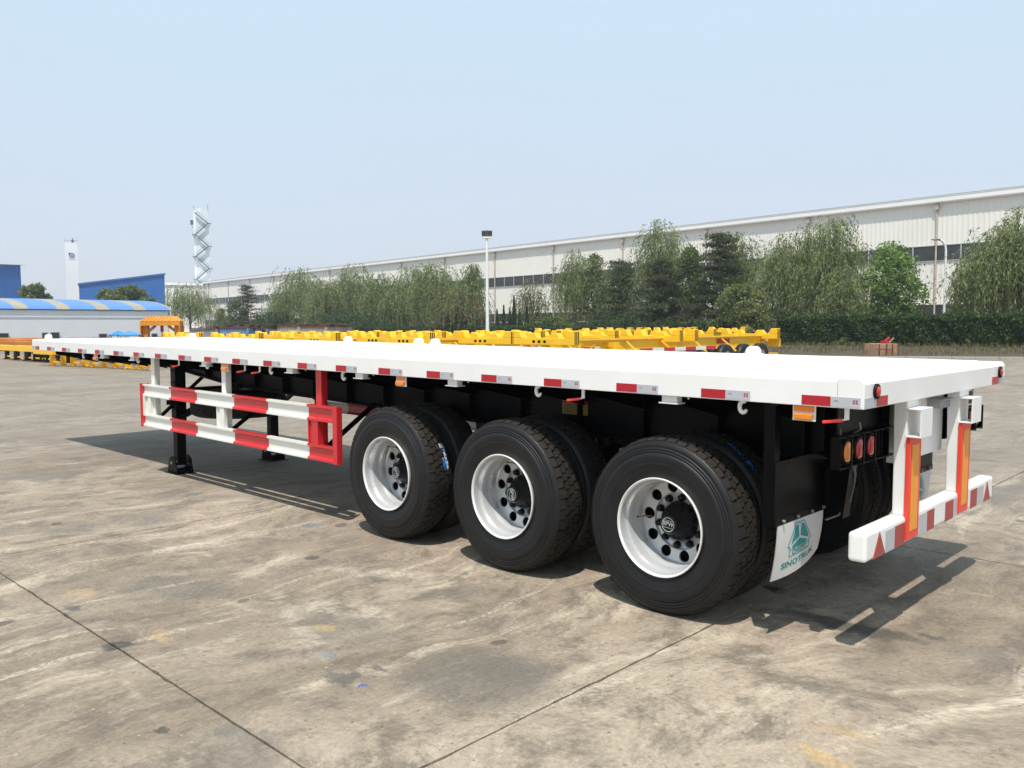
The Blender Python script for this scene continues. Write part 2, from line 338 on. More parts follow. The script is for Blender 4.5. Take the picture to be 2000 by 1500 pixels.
    nw2 = N('ShaderNodeTexNoise'); nw2.inputs['Scale'].default_value = 6; nw2.inputs['Detail'].default_value = 6; nw2.inputs['Roughness'].default_value = 0.7; L.new(g.outputs['Position'], nw2.inputs['Vector'])
    sub2 = N('ShaderNodeVectorMath', operation='SUBTRACT'); L.new(nw2.outputs['Color'], sub2.inputs[0]); sub2.inputs[1].default_value = (0.5, 0.5, 0.5)
    scl2 = N('ShaderNodeVectorMath', operation='SCALE'); L.new(sub2.outputs[0], scl2.inputs[0]); scl2.inputs['Scale'].default_value = 0.28
    warp2 = N('ShaderNodeVectorMath', operation='ADD'); L.new(g.outputs['Position'], warp2.inputs[0]); L.new(scl2.outputs[0], warp2.inputs[1])
    flat = N('ShaderNodeVectorMath', operation='MULTIPLY'); L.new(warp2.outputs[0], flat.inputs[0]); flat.inputs[1].default_value = (1, 1, 0); warp2 = flat
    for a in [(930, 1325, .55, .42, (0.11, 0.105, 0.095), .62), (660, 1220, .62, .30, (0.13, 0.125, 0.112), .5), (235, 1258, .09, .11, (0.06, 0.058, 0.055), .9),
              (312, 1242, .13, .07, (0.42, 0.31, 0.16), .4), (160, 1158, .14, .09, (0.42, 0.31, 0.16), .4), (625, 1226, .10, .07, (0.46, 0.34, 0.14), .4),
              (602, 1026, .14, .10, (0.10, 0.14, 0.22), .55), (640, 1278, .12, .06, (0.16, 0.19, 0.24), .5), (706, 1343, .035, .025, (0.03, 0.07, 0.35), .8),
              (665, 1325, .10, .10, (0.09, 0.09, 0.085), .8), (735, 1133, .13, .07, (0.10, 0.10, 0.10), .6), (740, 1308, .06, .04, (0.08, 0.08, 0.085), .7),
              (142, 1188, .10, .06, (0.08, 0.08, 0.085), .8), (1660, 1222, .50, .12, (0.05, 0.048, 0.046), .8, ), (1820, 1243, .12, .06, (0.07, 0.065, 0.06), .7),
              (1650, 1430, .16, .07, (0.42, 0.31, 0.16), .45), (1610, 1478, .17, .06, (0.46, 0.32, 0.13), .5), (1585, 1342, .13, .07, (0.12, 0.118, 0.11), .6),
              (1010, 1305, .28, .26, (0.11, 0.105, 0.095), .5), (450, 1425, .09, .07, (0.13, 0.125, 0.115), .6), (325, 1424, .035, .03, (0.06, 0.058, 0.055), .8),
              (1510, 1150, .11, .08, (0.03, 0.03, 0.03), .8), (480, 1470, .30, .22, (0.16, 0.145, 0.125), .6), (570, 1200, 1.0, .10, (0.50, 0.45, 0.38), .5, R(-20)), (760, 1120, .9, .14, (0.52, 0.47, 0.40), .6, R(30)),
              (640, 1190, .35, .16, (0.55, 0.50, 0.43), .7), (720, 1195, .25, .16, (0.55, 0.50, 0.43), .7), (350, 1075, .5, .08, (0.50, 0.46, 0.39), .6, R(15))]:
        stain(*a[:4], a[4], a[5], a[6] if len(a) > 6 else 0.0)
    # concrete blends to a darker grey beyond the trailer and towards its nose
    sp3 = N('ShaderNodeSeparateXYZ'); L.new(warp.outputs[0], sp3.inputs[0])
    far_ramp = N('ShaderNodeMath', operation='MULTIPLY_ADD'); L.new(sp3.outputs[0], far_ramp.inputs[0]); far_ramp.inputs[1].default_value = -0.55; L.new(sp3.outputs[1], far_ramp.inputs[2])
    col = mixc(mul(rng_(far_ramp.outputs[0], 0.5, 9.0), 0.52), col, (0.180, 0.168, 0.153))
    # fine grain
    col = mixc(1.0, col, (1.05, 1.0, 0.93), 'MULTIPLY')
    gr = rng_(grain, 0.25, 0.75, 0.86, 1.14, False); col = mixc(1.0, col, gr, 'MULTIPLY')
    fr = rng_(fine, 0.3, 0.7, 0.78, 1.18, False); col = mixc(1.0, col, fr, 'MULTIPLY')
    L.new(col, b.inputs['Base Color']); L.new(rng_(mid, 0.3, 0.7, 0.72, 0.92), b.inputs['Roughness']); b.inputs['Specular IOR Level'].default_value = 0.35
    bp = N('ShaderNodeBump'); bp.inputs['Strength'].default_value = 0.35; bp.inputs['Distance'].default_value = 0.006
    hs = N('ShaderNodeMath', operation='ADD'); L.new(fine, hs.inputs[0]); L.new(mul(grain, 0.5), hs.inputs[1]); L.new(hs.outputs[0], bp.inputs['Height']); L.new(bp.outputs[0], b.inputs['Normal'])
    return m
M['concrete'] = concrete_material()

# ============================================================ GROUND
gm = MB(); gm.add([(-1500,-1500,-0.03),(1500,-1500,-0.03),(1500,1500,-0.03),(-1500,1500,-0.03)], [(0,1,2,3)])
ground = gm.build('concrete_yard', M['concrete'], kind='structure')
X0, SX, Y0, SY = -0.86, 4.75, -2.42, 5.05
jm = MB(); jm.add([(X0-13*SX, Y0-2*SY, -0.014),(X0+4*SX, Y0-2*SY, -0.014),(X0+4*SX, Y0+11*SY, -0.014),(X0-13*SX, Y0+11*SY, -0.014)], [(0,1,2,3)])
jm.build('joint_filler', M['joint'], ground)
def slab_mesh(n, jit, seed):
    rs = random.Random(seed); g = 0.0043; pts = []
    c = [(g, g), (SX-g, g), (SX-g, SY-g), (g, SY-g)]
    for k in range(4):
        a, b = c[k], c[(k+1) % 4]
        for i in range(n):
            t = i/n; x = a[0]+(b[0]-a[0])*t; y = a[1]+(b[1]-a[1])*t
            j = (abs(rs.gauss(0, jit)) + (jit*3 if rs.random() < 0.06 else 0)) if i else 0.004
            sgn = [(0, 1), (-1, 0), (0, -1), (1, 0)][k]
            if i == 0: x += (g if k in (0, 3) else -g)*0.6; y += (g if k in (0, 1) else -g)*0.6
            pts.append((x + sgn[0]*j, y + sgn[1]*j))
    m = MB(); N_ = len(pts); v = [(x, y, 0) for x, y in pts] + [(x, y, -0.02) for x, y in pts]
    m.add(v, [tuple(range(N_))] + [(i+N_, (i+1) % N_ + N_, (i+1) % N_, i) for i in range(N_)])
    return m.build('slab', M['concrete'], ground)
protos_far = [slab_mesh(3, 0.003, 50)]
used = set()
for i in range(-13, 4):
    for j in range(-2, 11):
        cx, cy = X0+(i+.5)*SX, Y0+(j+.5)*SY
        near = (-3 <= i <= 0 and -1 <= j <= 1)
        if near: o = slab_mesh(70, 0.0024, i*31+j)
        elif not used: o = protos_far[0]; used.add(1)
        else: o = protos_far[0].copy(); COL.objects.link(o)
        o.location = (X0+i*SX, Y0+j*SY, 0)

# ============================================================ THE FLATBED TRAILER (trailer frame: x back, y away, z up; parts under one Empty)
T = empty('flatbed_trailer', label='long white flatbed semi-trailer on three dual axles, red and white side guard, filling the foreground', cat='semi-trailer')
T.matrix_world = TR
ZB, ZT, L_, WY = 1.335, 1.487, 12.19, 2.5

# side rails with rolled top edges
def rail(y0, y1, name):
    s = 1 if y1 > y0 else -1
    prof = [(0, 0), (0, ZT-ZB-0.022), (0.007, ZT-ZB-0.006), (0.022, ZT-ZB), (0.13, ZT-ZB), (0.13, ZT-ZB-0.03), (0.012, ZT-ZB-0.03), (0.012, 0.012), (0.07, 0.012), (0.07, 0)]
    m = MB(); m.prism([(y0+s*p, ZB+q) for p, q in prof], -L_, -0.1315, 'x'); return m.build(name, M['white'], T, bevel=0.003)
rail(0.0, 1, 'side_rail'); rail(WY, 0, 'side_rail')
m = MB(); m.prism([(0.004, ZB-0.0), (0.004, ZT-0.03), (-0.006, ZT-0.010), (-0.02, ZT-0.0005), (-0.13, ZT-0.0005), (-0.13, ZB)], 0.0, WY, 'y'); m.build('rear_beam', M['white'], T, bevel=0.004, seg=2)
m = MB(); m.box(-L_-0.003, -L_+0.1, 0.002, WY-0.002, ZB, ZT-0.004); m.build('front_beam', M['white'], T, bevel=0.006)
# floor plates, slightly proud, with seams between
xs = [-L_+0.10, -10.15, -8.1, -6.0, -4.05, -2.35, -0.13]
for a, b in zip(xs[:-1], xs[1:]):
    m = MB(); m.box(a+0.003, b-0.003, 0.135, WY-0.135, ZT-0.012, ZT+0.006); m.build('floor_plate', M['deck'], T, bevel=0.004)
# raised chequer ribs across the plates near the rear (fine relief) and lashing recesses
m = MB()
for k in range(60):
    x = -0.25 - k*0.035
    for j in range(0, 44):
        y = 0.2 + j*0.05 + (0.025 if k % 2 else 0)
        if y < WY-0.2: m.bar((x-0.012, y-0.004, ZT+0.0065), (x+0.012, y+0.004, ZT+0.0065), 0.005, 0.0022)
m.build('chequer_pattern', M['deck'], T, kind='stuff')
for x, y in [(-0.45, .45), (-0.6, .9), (-2.6, 1.3), (-6.7, .45)]:
    m = MB(); m.box(x-0.09, x+0.09, y-0.02, y+0.02, ZT+0.006, ZT+0.009, 0); m.disc((x+0.06, y, ZT+0.0095), 0.02, 10, 'z', 1); m.disc((x-0.10, y-0.06, ZT+0.0068), 0.012, 8, 'z', 1); m.build('lashing_recess', [M['deck'], M['lampgrey']], T)

# reflective tapes along the near and far rail
GX = 0.5916
tv, tf = text_poly('ECE', 0.018)
def tape_mesh():
    m = MB(); y = -0.0022; h0, h1 = 0.006, 0.056
    m.box(0, 0.152, y, 0.001, h0, h1, 0); m.box(0.1525, 0.302, y, 0.001, h0, h1, 1)
    m.add([(0.17, y-0.0004, 0.034), (0.19, y-0.0004, 0.034), (0.19, y-0.0004, 0.037), (0.17, y-0.0004, 0.037)], [(0,1,2,3)], 2)
    for k, (u, v) in enumerate([(0.265, 0.036), (0.279, 0.036), (0.265, 0.025), (0.279, 0.025)]):
        m.add([(u, y-0.0004, v), (u+0.010, y-0.0004, v), (u+0.010, y-0.0004, v+0.008), (u, y-0.0004, v+0.008)], [(0,1,2,3)], 0)
    return m
tproto = None
for i in range(21):
    x = -0.3149 - GX*i
    if i == 20: x = -L_ + 0.005
    for side in (0, 1):
        if tproto is None:
            tproto = tape_mesh().build('reflective_tape', [M['tred'], M['tsil'], M['blackm']], T); o = tproto
        else: o = tproto.copy(); COL.objects.link(o)
        if side == 0: o.location = (x, 0, ZB); o.rotation_euler = (0, 0, 0)
        else: o.location = (x+0.302, WY, ZB); o.rotation_euler = (0, 0, math.pi)
        if i == 20 and side == 0: o.location = (x+0.302, 0.0, ZB); o.rotation_euler = (0, 0, 0); o.scale = (-1, 1, 1)
for y0, y1, s in ((0.004, 0.155, 1), (0.155, 0.305, 0), (2.5-0.305, 2.5-0.155, 0), (2.5-0.155, 2.496, 1)):
    m = MB(); m.box(0.0045, 0.0068, y0, y1, ZB+0.004, ZB+0.055, 0); m.build('reflective_tape', M['tsil' if s else 'tred'], T)
# domed container locks standing on the far edge
lk = None
for x, y in [(-12.08, .19), (-12.08, 2.41), (-7.70, 2.43), (-6.26, 2.43), (-5.96, 2.43), (-1.88, 2.43)]:
    if lk is None:
        m = MB(); pr = [(-0.055, 0.0), (-0.055, 0.028), (-0.04, 0.052), (-0.018, 0.064), (0.018, 0.064), (0.04, 0.052), (0.055, 0.028), (0.055, 0.0)]
        m.prism(pr, -0.035, 0.035, 'y'); m.box(-0.07, 0.07, -0.05, 0.05, -0.002, 0.004); lk = m.build('container_lock', M['white'], T, bevel=0.006); o = lk
    else: o = lk.copy(); COL.objects.link(o)
    o.location = (x, y, ZT+0.004)
# rope hooks, stake pockets, lock levers, amber markers under the near rail (and mirrored on the far rail)
def hook():
    m = MB(); pts = []
    m.tube([(0.012, 0.05, 0.004), (0.0, 0.05, -0.006)], 0.017, 10)
    for k in range(15):
        a = R(100 + 235*k/14); pts.append((0.022*math.cos(a)+0.004, 0.05, -0.036+0.031*math.sin(a)))
    m.tube(pts, [0.0125]*11 + [0.0115, 0.010, 0.009, 0.007], 10)
    m.box(-0.02, 0.03, 0.035, 0.065, -0.002, 0.006); return m
def pocket():
    m = MB(); m.box(-0.052, 0.052, 0.03, 0.085, -0.042, 0.001); m.box(-0.066, 0.066, 0.015, 0.1, -0.050, -0.042); m.box(-0.01, 0.01, 0.10, 0.12, -0.04, -0.02); return m
def lever():
    m = MB(); m.box(-0.012, 0.012, 0.048, 0.056, -0.062, 0.0); m.bar((0.0, 0.05, -0.060), (-0.03, 0.05, -0.066), 0.012, 0.008); return m
def grip():
    m = MB(); m.bar((-0.018, 0.045, -0.065), (-0.115, 0.03, -0.080), 0.022, 0.017); return m
def marker():
    m = MB(); m.box(0, 0.125, 0.006, 0.012, -0.082, -0.001, 0); m.box(0.008, 0.117, 0.0, 0.0058, -0.034, -0.004, 1); return m
def marker_lens():
    m = MB(); m.box(0.012, 0.113, -0.016, 0.0055, -0.075, -0.043, 0); return m
def place(proto, x, side, sub=None, name=None):
    o = proto if not proto.get('placed') else proto.copy()
    if o is not proto: COL.objects.link(o)
    proto['placed'] = 1
    o.location = (x, 0 if side == 0 else WY, ZB); o.rotation_euler = (0, 0, 0 if side == 0 else math.pi)
    return o
hp = hook().build('rope_hook', M['white'], T); pp = pocket().build('stake_pocket', M['white'], T, bevel=0.003)
for s in (0, 1):
    for x in (-10.32, -8.585, -6.86, -5.588, -4.415, -2.186, -0.675): place(hp, x, s)
    for x in (-9.64, -8.72, -6.90, -5.235, -4.17, -3.02, -1.137): place(pp, x, s)
bh = MB(); bh.disc((0, 0, 0), 0.006, 10, 'y'); bh.lathe([(-0.003, 0.006), (0.003, 0.006)], n=10); bolt = bh.build('bolt_head', M['cream'], T)
bp_ = [(-8.1, 0.05), (-6.75, 0.05), (-5.0, 0.05), (-4.0, 0.05), (-2.87, 0.05), (-1.02, 0.05)]
for i, (x, y) in enumerate(bp_):
    o = bolt if i == 0 else bolt.copy()
    if i: COL.objects.link(o)
    o.location = (x, y, ZB-0.012)
lp = gp = None
for s in (0, 1):
    for x in (-7.52, -6.08, -5.80, -1.80, -0.10):
        if s == 1 and x > -1: continue
        if lp is None:
            lp = lever().build('lock_lever', M['white'], T, bevel=0.002); gp = grip().build('grip', M['handle'], lp, bevel=0.005); o = lp
        else:
            o = lp.copy(); COL.objects.link(o); g2 = gp.copy(); COL.objects.link(g2); g2.parent = o
        o.location = (x, 0 if s == 0 else WY, ZB); o.rotation_euler = (0, 0, 0 if s == 0 else math.pi)
mp_ = ml_ = None
for s in (0, 1):
    for x in (-9.90, -6.50, -3.675, -0.375):
        if mp_ is None:
            mp_ = marker().build('side_marker', [M['white'], M['amber']], T, bevel=0.002); ml_ = marker_lens().build('lens', M['amber'], mp_, bevel=0.006); o = mp_
        else:
            o = mp_.copy(); COL.objects.link(o); g2 = ml_.copy(); COL.objects.link(g2); g2.parent = o
        o.location = (x if s == 0 else x+0.12, 0.02 if s == 0 else WY-0.02, ZB); o.rotation_euler = (0, 0, 0 if s == 0 else math.pi)

# main beams: deep I sections tapering to the gooseneck
def ibeam(yc):
    bot = [(-0.13, 1.02), (-0.9, 0.94), (-3.4, 0.945), (-5.5, 0.985), (-6.5, 1.0), (-7.7, 1.045), (-8.5, 1.12), (-9.3, 1.2), (-L_+0.1, 1.21)]
    m = MB(); m.prism([(x, z) for x, z in bot] + [(-L_+0.1, ZB-0.02), (-0.13, ZB-0.02)], yc-0.006, yc+0.006, 'y')
    for (xa, za), (xb, zb) in zip(bot[:-1], bot[1:]):
        m.add([(xa, yc-.07, za), (xa, yc+.07, za), (xb, yc+.07, zb), (xb, yc-.07, zb), (xa, yc-.07, za-.014), (xa, yc+.07, za-.014), (xb, yc+.07, zb-.014), (xb, yc-.07, zb-.014)],
              [(0,1,2,3),(7,6,5,4),(0,4,5,1),(1,5,6,2),(2,6,7,3),(3,7,4,0)])
    m.box(-L_+0.1, -0.13, yc-.07, yc+.07, ZB-0.02, ZB-0.006)
    for k in range(20):
        x = -0.6 - k*0.58; zb = np.interp(-x, [-b[0] for b in bot], [b[1] for b in bot])
        m.box(x-0.005, x+0.005, yc-.065, yc-.0065, zb, ZB-0.02); m.box(x-0.005, x+0.005, yc+.0065, yc+.065, zb, ZB-0.02)
    return m.build('main_beam', M['black'], T)
YB1, YB2 = 0.72, 1.78
ibeam(YB1); ibeam(YB2)
cm = None
for k in range(20):
    x = -0.6 - k*0.58 + 0.02
    if cm is None:
        m = MB(); m.prism([(0.125, ZB-0.005), (0.125, ZB-0.055), (YB1-.01, ZB-0.19), (YB1-.01, ZB-0.005)], -0.003, 0.003, 'x')
        m.prism([(WY-0.125, ZB-0.005), (YB2+.01, ZB-0.005), (YB2+.01, ZB-0.19), (WY-0.125, ZB-0.055)], -0.003, 0.003, 'x')
        m.box(-0.003, 0.003, YB1+.01, YB2-.01, ZB-0.13, ZB-0.01); m.box(-0.03, 0.03, 0.075, WY-0.075, ZB+0.0005, ZB+0.03)
        cm = m.build('cross_member', M['black'], T); o = cm
    else: o = cm.copy(); COL.objects.link(o)
    o.location = (x, 0, 0)
m = MB(); m.box(-L_+0.12, -0.14, 0.08, WY-0.08, ZT-0.09, ZT-0.08); m.build('deck_underside', M['blackm'], T)
# yellow notice on the beam web
m = MB(); m.box(-2.535, -2.29, YB1-0.0085, YB1-0.0062, 1.068, 1.150, 0); m.box(-2.535, -2.29, YB1-0.0085, YB1-0.0062, 1.1505, 1.176, 1)
for k in range(7): m.box(-2.52, -2.38 + 0.05*random.random(), YB1-0.0092, YB1-0.0086, 1.076+k*0.0105, 1.0795+k*0.0105, 2)
m.add([(-2.44, YB1-0.0092, 1.156), (-2.42, YB1-0.0092, 1.156), (-2.43, YB1-0.0092, 1.171)], [(0,1,2)], 0)
m.build('notice_sticker', [M['ystick'], M['tred'], M['blackm']], T)

for x in (-1.85, -3.15):
    o = MB(); o.tube([(x, YB1-0.05, 0.93), (x+0.05, YB1-0.14, 0.84), (x+0.02, YB1-0.16, 0.72), (x-0.06, YB1-0.08, 0.62)], 0.011, 8); o.build('brake_hose', M['hub'], T)
    o = MB(); o.box(x-0.06, x+0.02, YB1-0.13, YB1-0.075, 0.86, 0.88); o.build('hose_bracket', M['steel'], T)
# ------------------------------------------------------------ side guards
segx = [(-8.44, -7.74, 'w'), (-7.74, -7.11, 'r'), (-7.11, -6.31, 'w'), (-6.31, -5.655, 'r'), (-5.655, -4.96, 'w'), (-4.96, -4.56, 'r')]
def guard(side):
    s = 1 if side == 0 else -1; y0 = 0.0 if side == 0 else WY
    Y = lambda t: y0 + s*t
    m = MB()     # vertical hangers
    g = empty('side_guard'); g.parent = T
    o = MB()
    for z0 in (0.527, 0.880):
        h = 0.142; prof = [(0.028, 0), (0.028, 0.018), (0.050, 0.034), (0.050, h-0.036), (0.028, h-0.020), (0.028, h), (0.075, h), (0.075, h-0.004), (0.054, h-0.030), (0.054, 0.030), (0.075, 0.004), (0.075, 0)]
        for xa, xb, c in segx: o.prism([(Y(p), z0+q) for p, q in prof], xa, xb, 'x', 1 if c == 'r' else 0)
    o.build('guard_rail', [M['cream'], M['red']], T, bevel=0.0)
    bpy.data.objects.remove(g)
    for k, (x0, x1, c) in enumerate([(-8.40, -8.25, 'w'), (-6.66, -6.50, 'w'), (-4.955, -4.80, 'r')]):
        o = MB(); o.box(x0, x0+0.075, *sorted((Y(0.051), Y(0.057))), 0.669, 0.880); o.box(x0+0.075, x1, *sorted((Y(0.035), Y(0.075))), 0.669, 0.880); o.box(x0, x0+0.006, *sorted((Y(0.035), Y(0.075))), 0.669, 0.880)
        o.build('guard_post', M['red' if c == 'r' else 'cream'], T, bevel=0.002)
    for x, c in ((-8.25, 'w'), (-6.56, 'w'), (-4.83, 'r')):
        o = MB(); o.box(x-0.05, x+0.035, *sorted((Y(0.076), Y(0.082))), 0.53, ZB); o.box(x+0.029, x+0.035, *sorted((Y(0.082), Y(0.14))), 0.53, ZB); o.box(x-0.05, x-0.044, *sorted((Y(0.082), Y(0.12))), 0.53, ZB)
        o.build('guard_hanger', M['red' if c == 'r' else 'cream'], T, bevel=0.001)
        o = MB(); o.bar((x, Y(0.10), 0.60), (x, Y(YB1-0.03), 0.985 if x > -8 else 1.09), 0.045, 0.03); o.build('guard_brace', M['black'], T)
    o = MB(); o.box(-4.56, -4.497, *sorted((Y(0.026), Y(0.032))), 0.522, 1.026); o.box(-4.503, -4.497, *sorted((Y(0.032), Y(0.085))), 0.522, 1.026); o.box(-4.56, -4.554, *sorted((Y(0.032), Y(0.075))), 0.522, 1.026)
    o.build('guard_end_plate', M['red'], T, bevel=0.002)
    o = MB(); o.box(-8.452, -8.4405, *sorted((Y(0.0), Y(0.11))), 0.522, 1.030, 1); o.box(-8.44, -8.39, *sorted((Y(0.027), Y(0.033))), 0.669, 0.88, 0); o.build('guard_end_plate', [M['cream'], M['red']], T, bevel=0.002)
guard(0); guard(1)

# ------------------------------------------------------------ landing gear
def leg(x, y):
    o = MB(); o.box(x-0.065, x+0.065, y-0.065, y+0.065, 0.55, ZB-0.02); o.box(x-0.055, x+0.055, y-0.055, y+0.055, 0.05, 0.55)
    lg = o.build('landing_leg', M['black'], T, bevel=0.008)
    o = MB(); zb = -0.044
    o.box(x-0.155, x+0.155, y-0.13, y+0.13, zb, zb+0.012)
    for yy in (y-0.10, y+0.09): o.prism([(x-0.13, zb+0.012), (x+0.13, zb+0.012), (x+0.085, 0.13), (x+0.02, 0.165), (x-0.02, 0.165), (x-0.085, 0.13)], yy, yy+0.01, 'y')
    o.box(x-0.12, x+0.12, y-0.085, y+0.085, zb+0.0125, 0.03); o.build('foot', M['black'], lg, bevel=0.004)
    o = MB(); o.tube([(x, y-0.115, 0.085), (x, y+0.115, 0.085)], 0.02, 10); o.build('axle_pin', M['steel'], lg)
    o = MB()
    for k in range(5):
        for q in (-1, 1): o.tube([(x+0.03*q, y-0.064, 0.62+k*0.14), (x+0.03*q, y-0.074, 0.62+k*0.14)], 0.011, 8)
    o.build('bolt', M['blackm'], lg)
    o = MB(); o.bar((x+0.06, y, 0.62), (x+0.95, y+(0.3 if y < 1.25 else -0.1), 1.03), 0.05, 0.045); o.build('leg_brace', M['black'], T)
leg(-8.2, 0.35); leg(-8.25, 1.62)
o = MB(); o.tube([(-8.2, 0.42, 0.93), (-8.25, 1.56, 0.93)], 0.02, 10); o.tube([(-8.2, 0.35, 0.80), (-8.24, 0.22, 0.80)], 0.03, 10); o.bar((-8.2, 0.41, 0.66), (-8.25, 1.56, 1.10), 0.05, 0.05); o.build('cross_shaft', M['black'], T)
# gear box + kingpin plate under the gooseneck
o = MB(); o.box(-12.05, -10.2, 0.6, 1.9, 1.175, 1.195); o.tube([(-11.3, 1.25, 1.175), (-11.3, 1.25, 1.09)], 0.045, 14); o.build('kingpin_plate', M['black'], T)
# carriers between beams: tool cradle, air tanks
for x in (-5.75, -4.95):
    o = MB(); o.lathe([(-0.32, 0.0), (-0.32, 0.06), (-0.29, 0.105), (-0.25, 0.12), (0.25, 0.12), (0.29, 0.105), (0.32, 0.06), (0.32, 0.0)], (x, 1.25, 1.08), 24, 'x'); o.build('air_tank', M['black'], T)

# ------------------------------------------------------------ wheels
def tyre_mesh(detail=True):
    """axis y, outer sidewall at y=0, width 0.29, centre at origin"""
    m = MB(); W = 0.292
    side = [(0.040, 0.288), (0.028, 0.296), (0.021, 0.31), (0.013, 0.340), (0.0065, 0.372), (0.0055, 0.378), (0.0035, 0.380), (0.0052, 0.383), (0.003, 0.395), (0.0015, 0.425), (0.004, 0.448),
            (0.0115, 0.4485), (0.0045, 0.453), (0.0055, 0.463), (0.0135, 0.4635), (0.0070, 0.469), (0.0090, 0.479), (0.0180, 0.480), (0.0120, 0.486), (0.018, 0.500), (0.026, 0.512), (0.034, 0.5215)]
    prof = side + [(W/2, 0.5245)] + [(W-t, r) for t, r in side[::-1]]
    m.lathe(prof, n=96 if detail else 48, m=0)
    # tread blocks: five ribs
    ribs = [(0.030, 0.078, 0.5355, 46, 0.82), (0.086, 0.120, 0.5405, 60, 0.80), (0.127, 0.165, 0.5415, 60, 0.80), (0.172, 0.206, 0.5405, 60, 0.80), (0.214, 0.262, 0.5355, 46, 0.82)]
    for q, (a, b, r, n, fr) in enumerate(ribs):
        for k in range(n):
            t0 = 2*math.pi*(k + (q*0.37) % 1)/n; t1 = t0 + 2*math.pi/n*fr; sk = 0.004*(1 if k % 2 else -1)
            e = [(a+sk if q else a, t0), (b+sk, t0 + 0.012), (b+sk, t1+0.012), (a+sk if q else a, t1)]
            rr = [r - (0.012 if (q == 0 and y == a) or (q == 4 and y >= 0.255) else 0) for y, _ in e]
            v = [(rr_*math.cos(t), y, rr_*math.sin(t)) for (y, t), rr_ in zip(e, rr)] + [(0.520*math.cos(t), y, 0.520*math.sin(t)) for y, t in e]
            m.add(v, [(0,1,2,3), (0,4,5,1), (1,5,6,2), (2,6,7,3), (3,7,4,0)], 1)
    return m
def rim_mesh():
    """outer rim: flange at y=0.010, dished in to the disc at y=0.235"""
    m = MB()
    m.lathe([(0.034, 0.291), (0.014, 0.299), (0.007, 0.3005), (0.002, 0.297), (0.004, 0.291), (0.016, 0.286)], n=72, m=1)
    m.lathe([(0.016, 0.286), (0.040, 0.281), (0.062, 0.279), (0.074, 0.270), (0.085, 0.266), (0.120, 0.264), (0.150, 0.262), (0.158, 0.256), (0.196, 0.2545), (0.206, 0.262), (0.214, 0.2585), (0.222, 0.2535)], n=72, m=0)
    # disc with ten hand holes
    rc, rh = 0.2140, 0.0365; n = 10; K = 16
    for s in range(n):
        a0 = 2*math.pi*(s-0.5)/n; a1 = 2*math.pi*(s+0.5)/n; ac = 2*math.pi*s/n; rin, rout = 0.178, 0.2535
        outer = []
        for j in range(K):     # points around patch border, matched by angle round the hole
            t = 2*math.pi*j/K; dr, da = math.cos(t), math.sin(t); sc = 1/max(abs(dr), abs(da))
            rr = rc + dr*sc*(rout-rc if dr > 0 else rc-rin); aa = ac + da*sc*(math.pi/n)
            outer.append((rr, aa))
        inner = [(rc + rh*math.cos(2*math.pi*j/K), ac + rh*math.sin(2*math.pi*j/K)/rc) for j in range(K)]
        yf = lambda r: 0.222 + (0.2535-r)*0.14
        v = [(r*math.cos(a), yf(r), r*math.sin(a)) for r, a in outer] + [(r*math.cos(a), yf(r), r*math.sin(a)) for r, a in inner] + [(r*math.cos(a), yf(r)+0.012, r*math.sin(a)) for r, a in inner]
        m.add(v, [(j, (j+1) % K, K+(j+1) % K, K+j) for j in range(K)] + [(K+j, K+(j+1) % K, 2*K+(j+1) % K, 2*K+j) for j in range(K)], 0)
    m.lathe([(0.2326, 0.178), (0.236, 0.176), (0.246, 0.172), (0.250, 0.168), (0.250, 0.125), (0.262, 0.124)], n=60, m=0)
    # inner rim barrel behind
    m.lathe([(0.262, 0.124), (0.262, 0.24), (0.33, 0.262), (0.40, 0.262), (0.58, 0.275), (0.615, 0.2995), (0.622, 0.297)], n=48, m=2)
    m.lathe([(0.30, 0.255), (0.30, 0.10)], n=32, m=2)
    return m
def make_wheel():
    r = rim_mesh().build('wheel', [M['rim'], M['rimlip'], M['blackm']], T)
    ty = tyre_mesh().build('tyre', [M['rubber'], M['tread']], r, fix=True)
    t2 = ty.copy(); COL.objects.link(t2); t2.parent = r; t2.location = (0, 0.333, 0)
    h = MB(); h.lathe([(0.262, 0.124), (0.235, 0.118), (0.225, 0.112), (0.205, 0.110), (0.200, 0.088), (0.165, 0.080), (0.158, 0.066), (0.122, 0.062), (0.115, 0.055), (0.113, 0.050), (0.113, 0.0)], n=40)
    for k in range(10):
        a = 2*math.pi*k/10; h.tube([(0.095*math.cos(a), 0.203, 0.095*math.sin(a)), (0.095*math.cos(a), 0.193, 0.095*math.sin(a))], 0.008, 6)
    hb = h.build('hub', M['hub'], r)
    lg = MB(); lg.lathe([(0.1124, 0.0405), (0.1124, 0.0445)], n=36)
    v, f = text_poly('BPW', 0.036, 0.0012)
    lg.add([(x, 0.1124, y+0.004) for x, y in v], f); lg.box(-0.034, 0.034, 0.1120, 0.1124, -0.0205, -0.0175); lg.box(-0.034, 0.034, 0.1120, 0.1124, 0.0235, 0.0262)
    lg.build('hub_emblem', M['logo'], r)
    nt_ = MB(); nt_.lathe([(0.002, 0.024), (-0.002, 0.024), (-0.004, 0.019), (-0.030, 0.018), (-0.034, 0.014), (-0.034, 0.0)], n=14); nt0 = None
    for k in range(10):
        a = 2*math.pi*(k+0.5)/10
        if nt0 is None: nt0 = nt_.build('wheel_nut', M['hub'], r); o = nt0
        else: o = nt0.copy(); COL.objects.link(o)
        o.location = (0.150*math.cos(a), 0.248, 0.150*math.sin(a))
    va = MB(); va.tube([(-0.20, 0.235, -0.02), (-0.215, 0.20, -0.015), (-0.228, 0.13, -0.012)], [0.005, 0.005, 0.004], 8, 0); va.tube([(-0.228, 0.13, -0.012), (-0.230, 0.118, -0.012)], 0.006, 8, 1); va.build('valve_stem', [M['brass'], M['rust']], r)
    return r
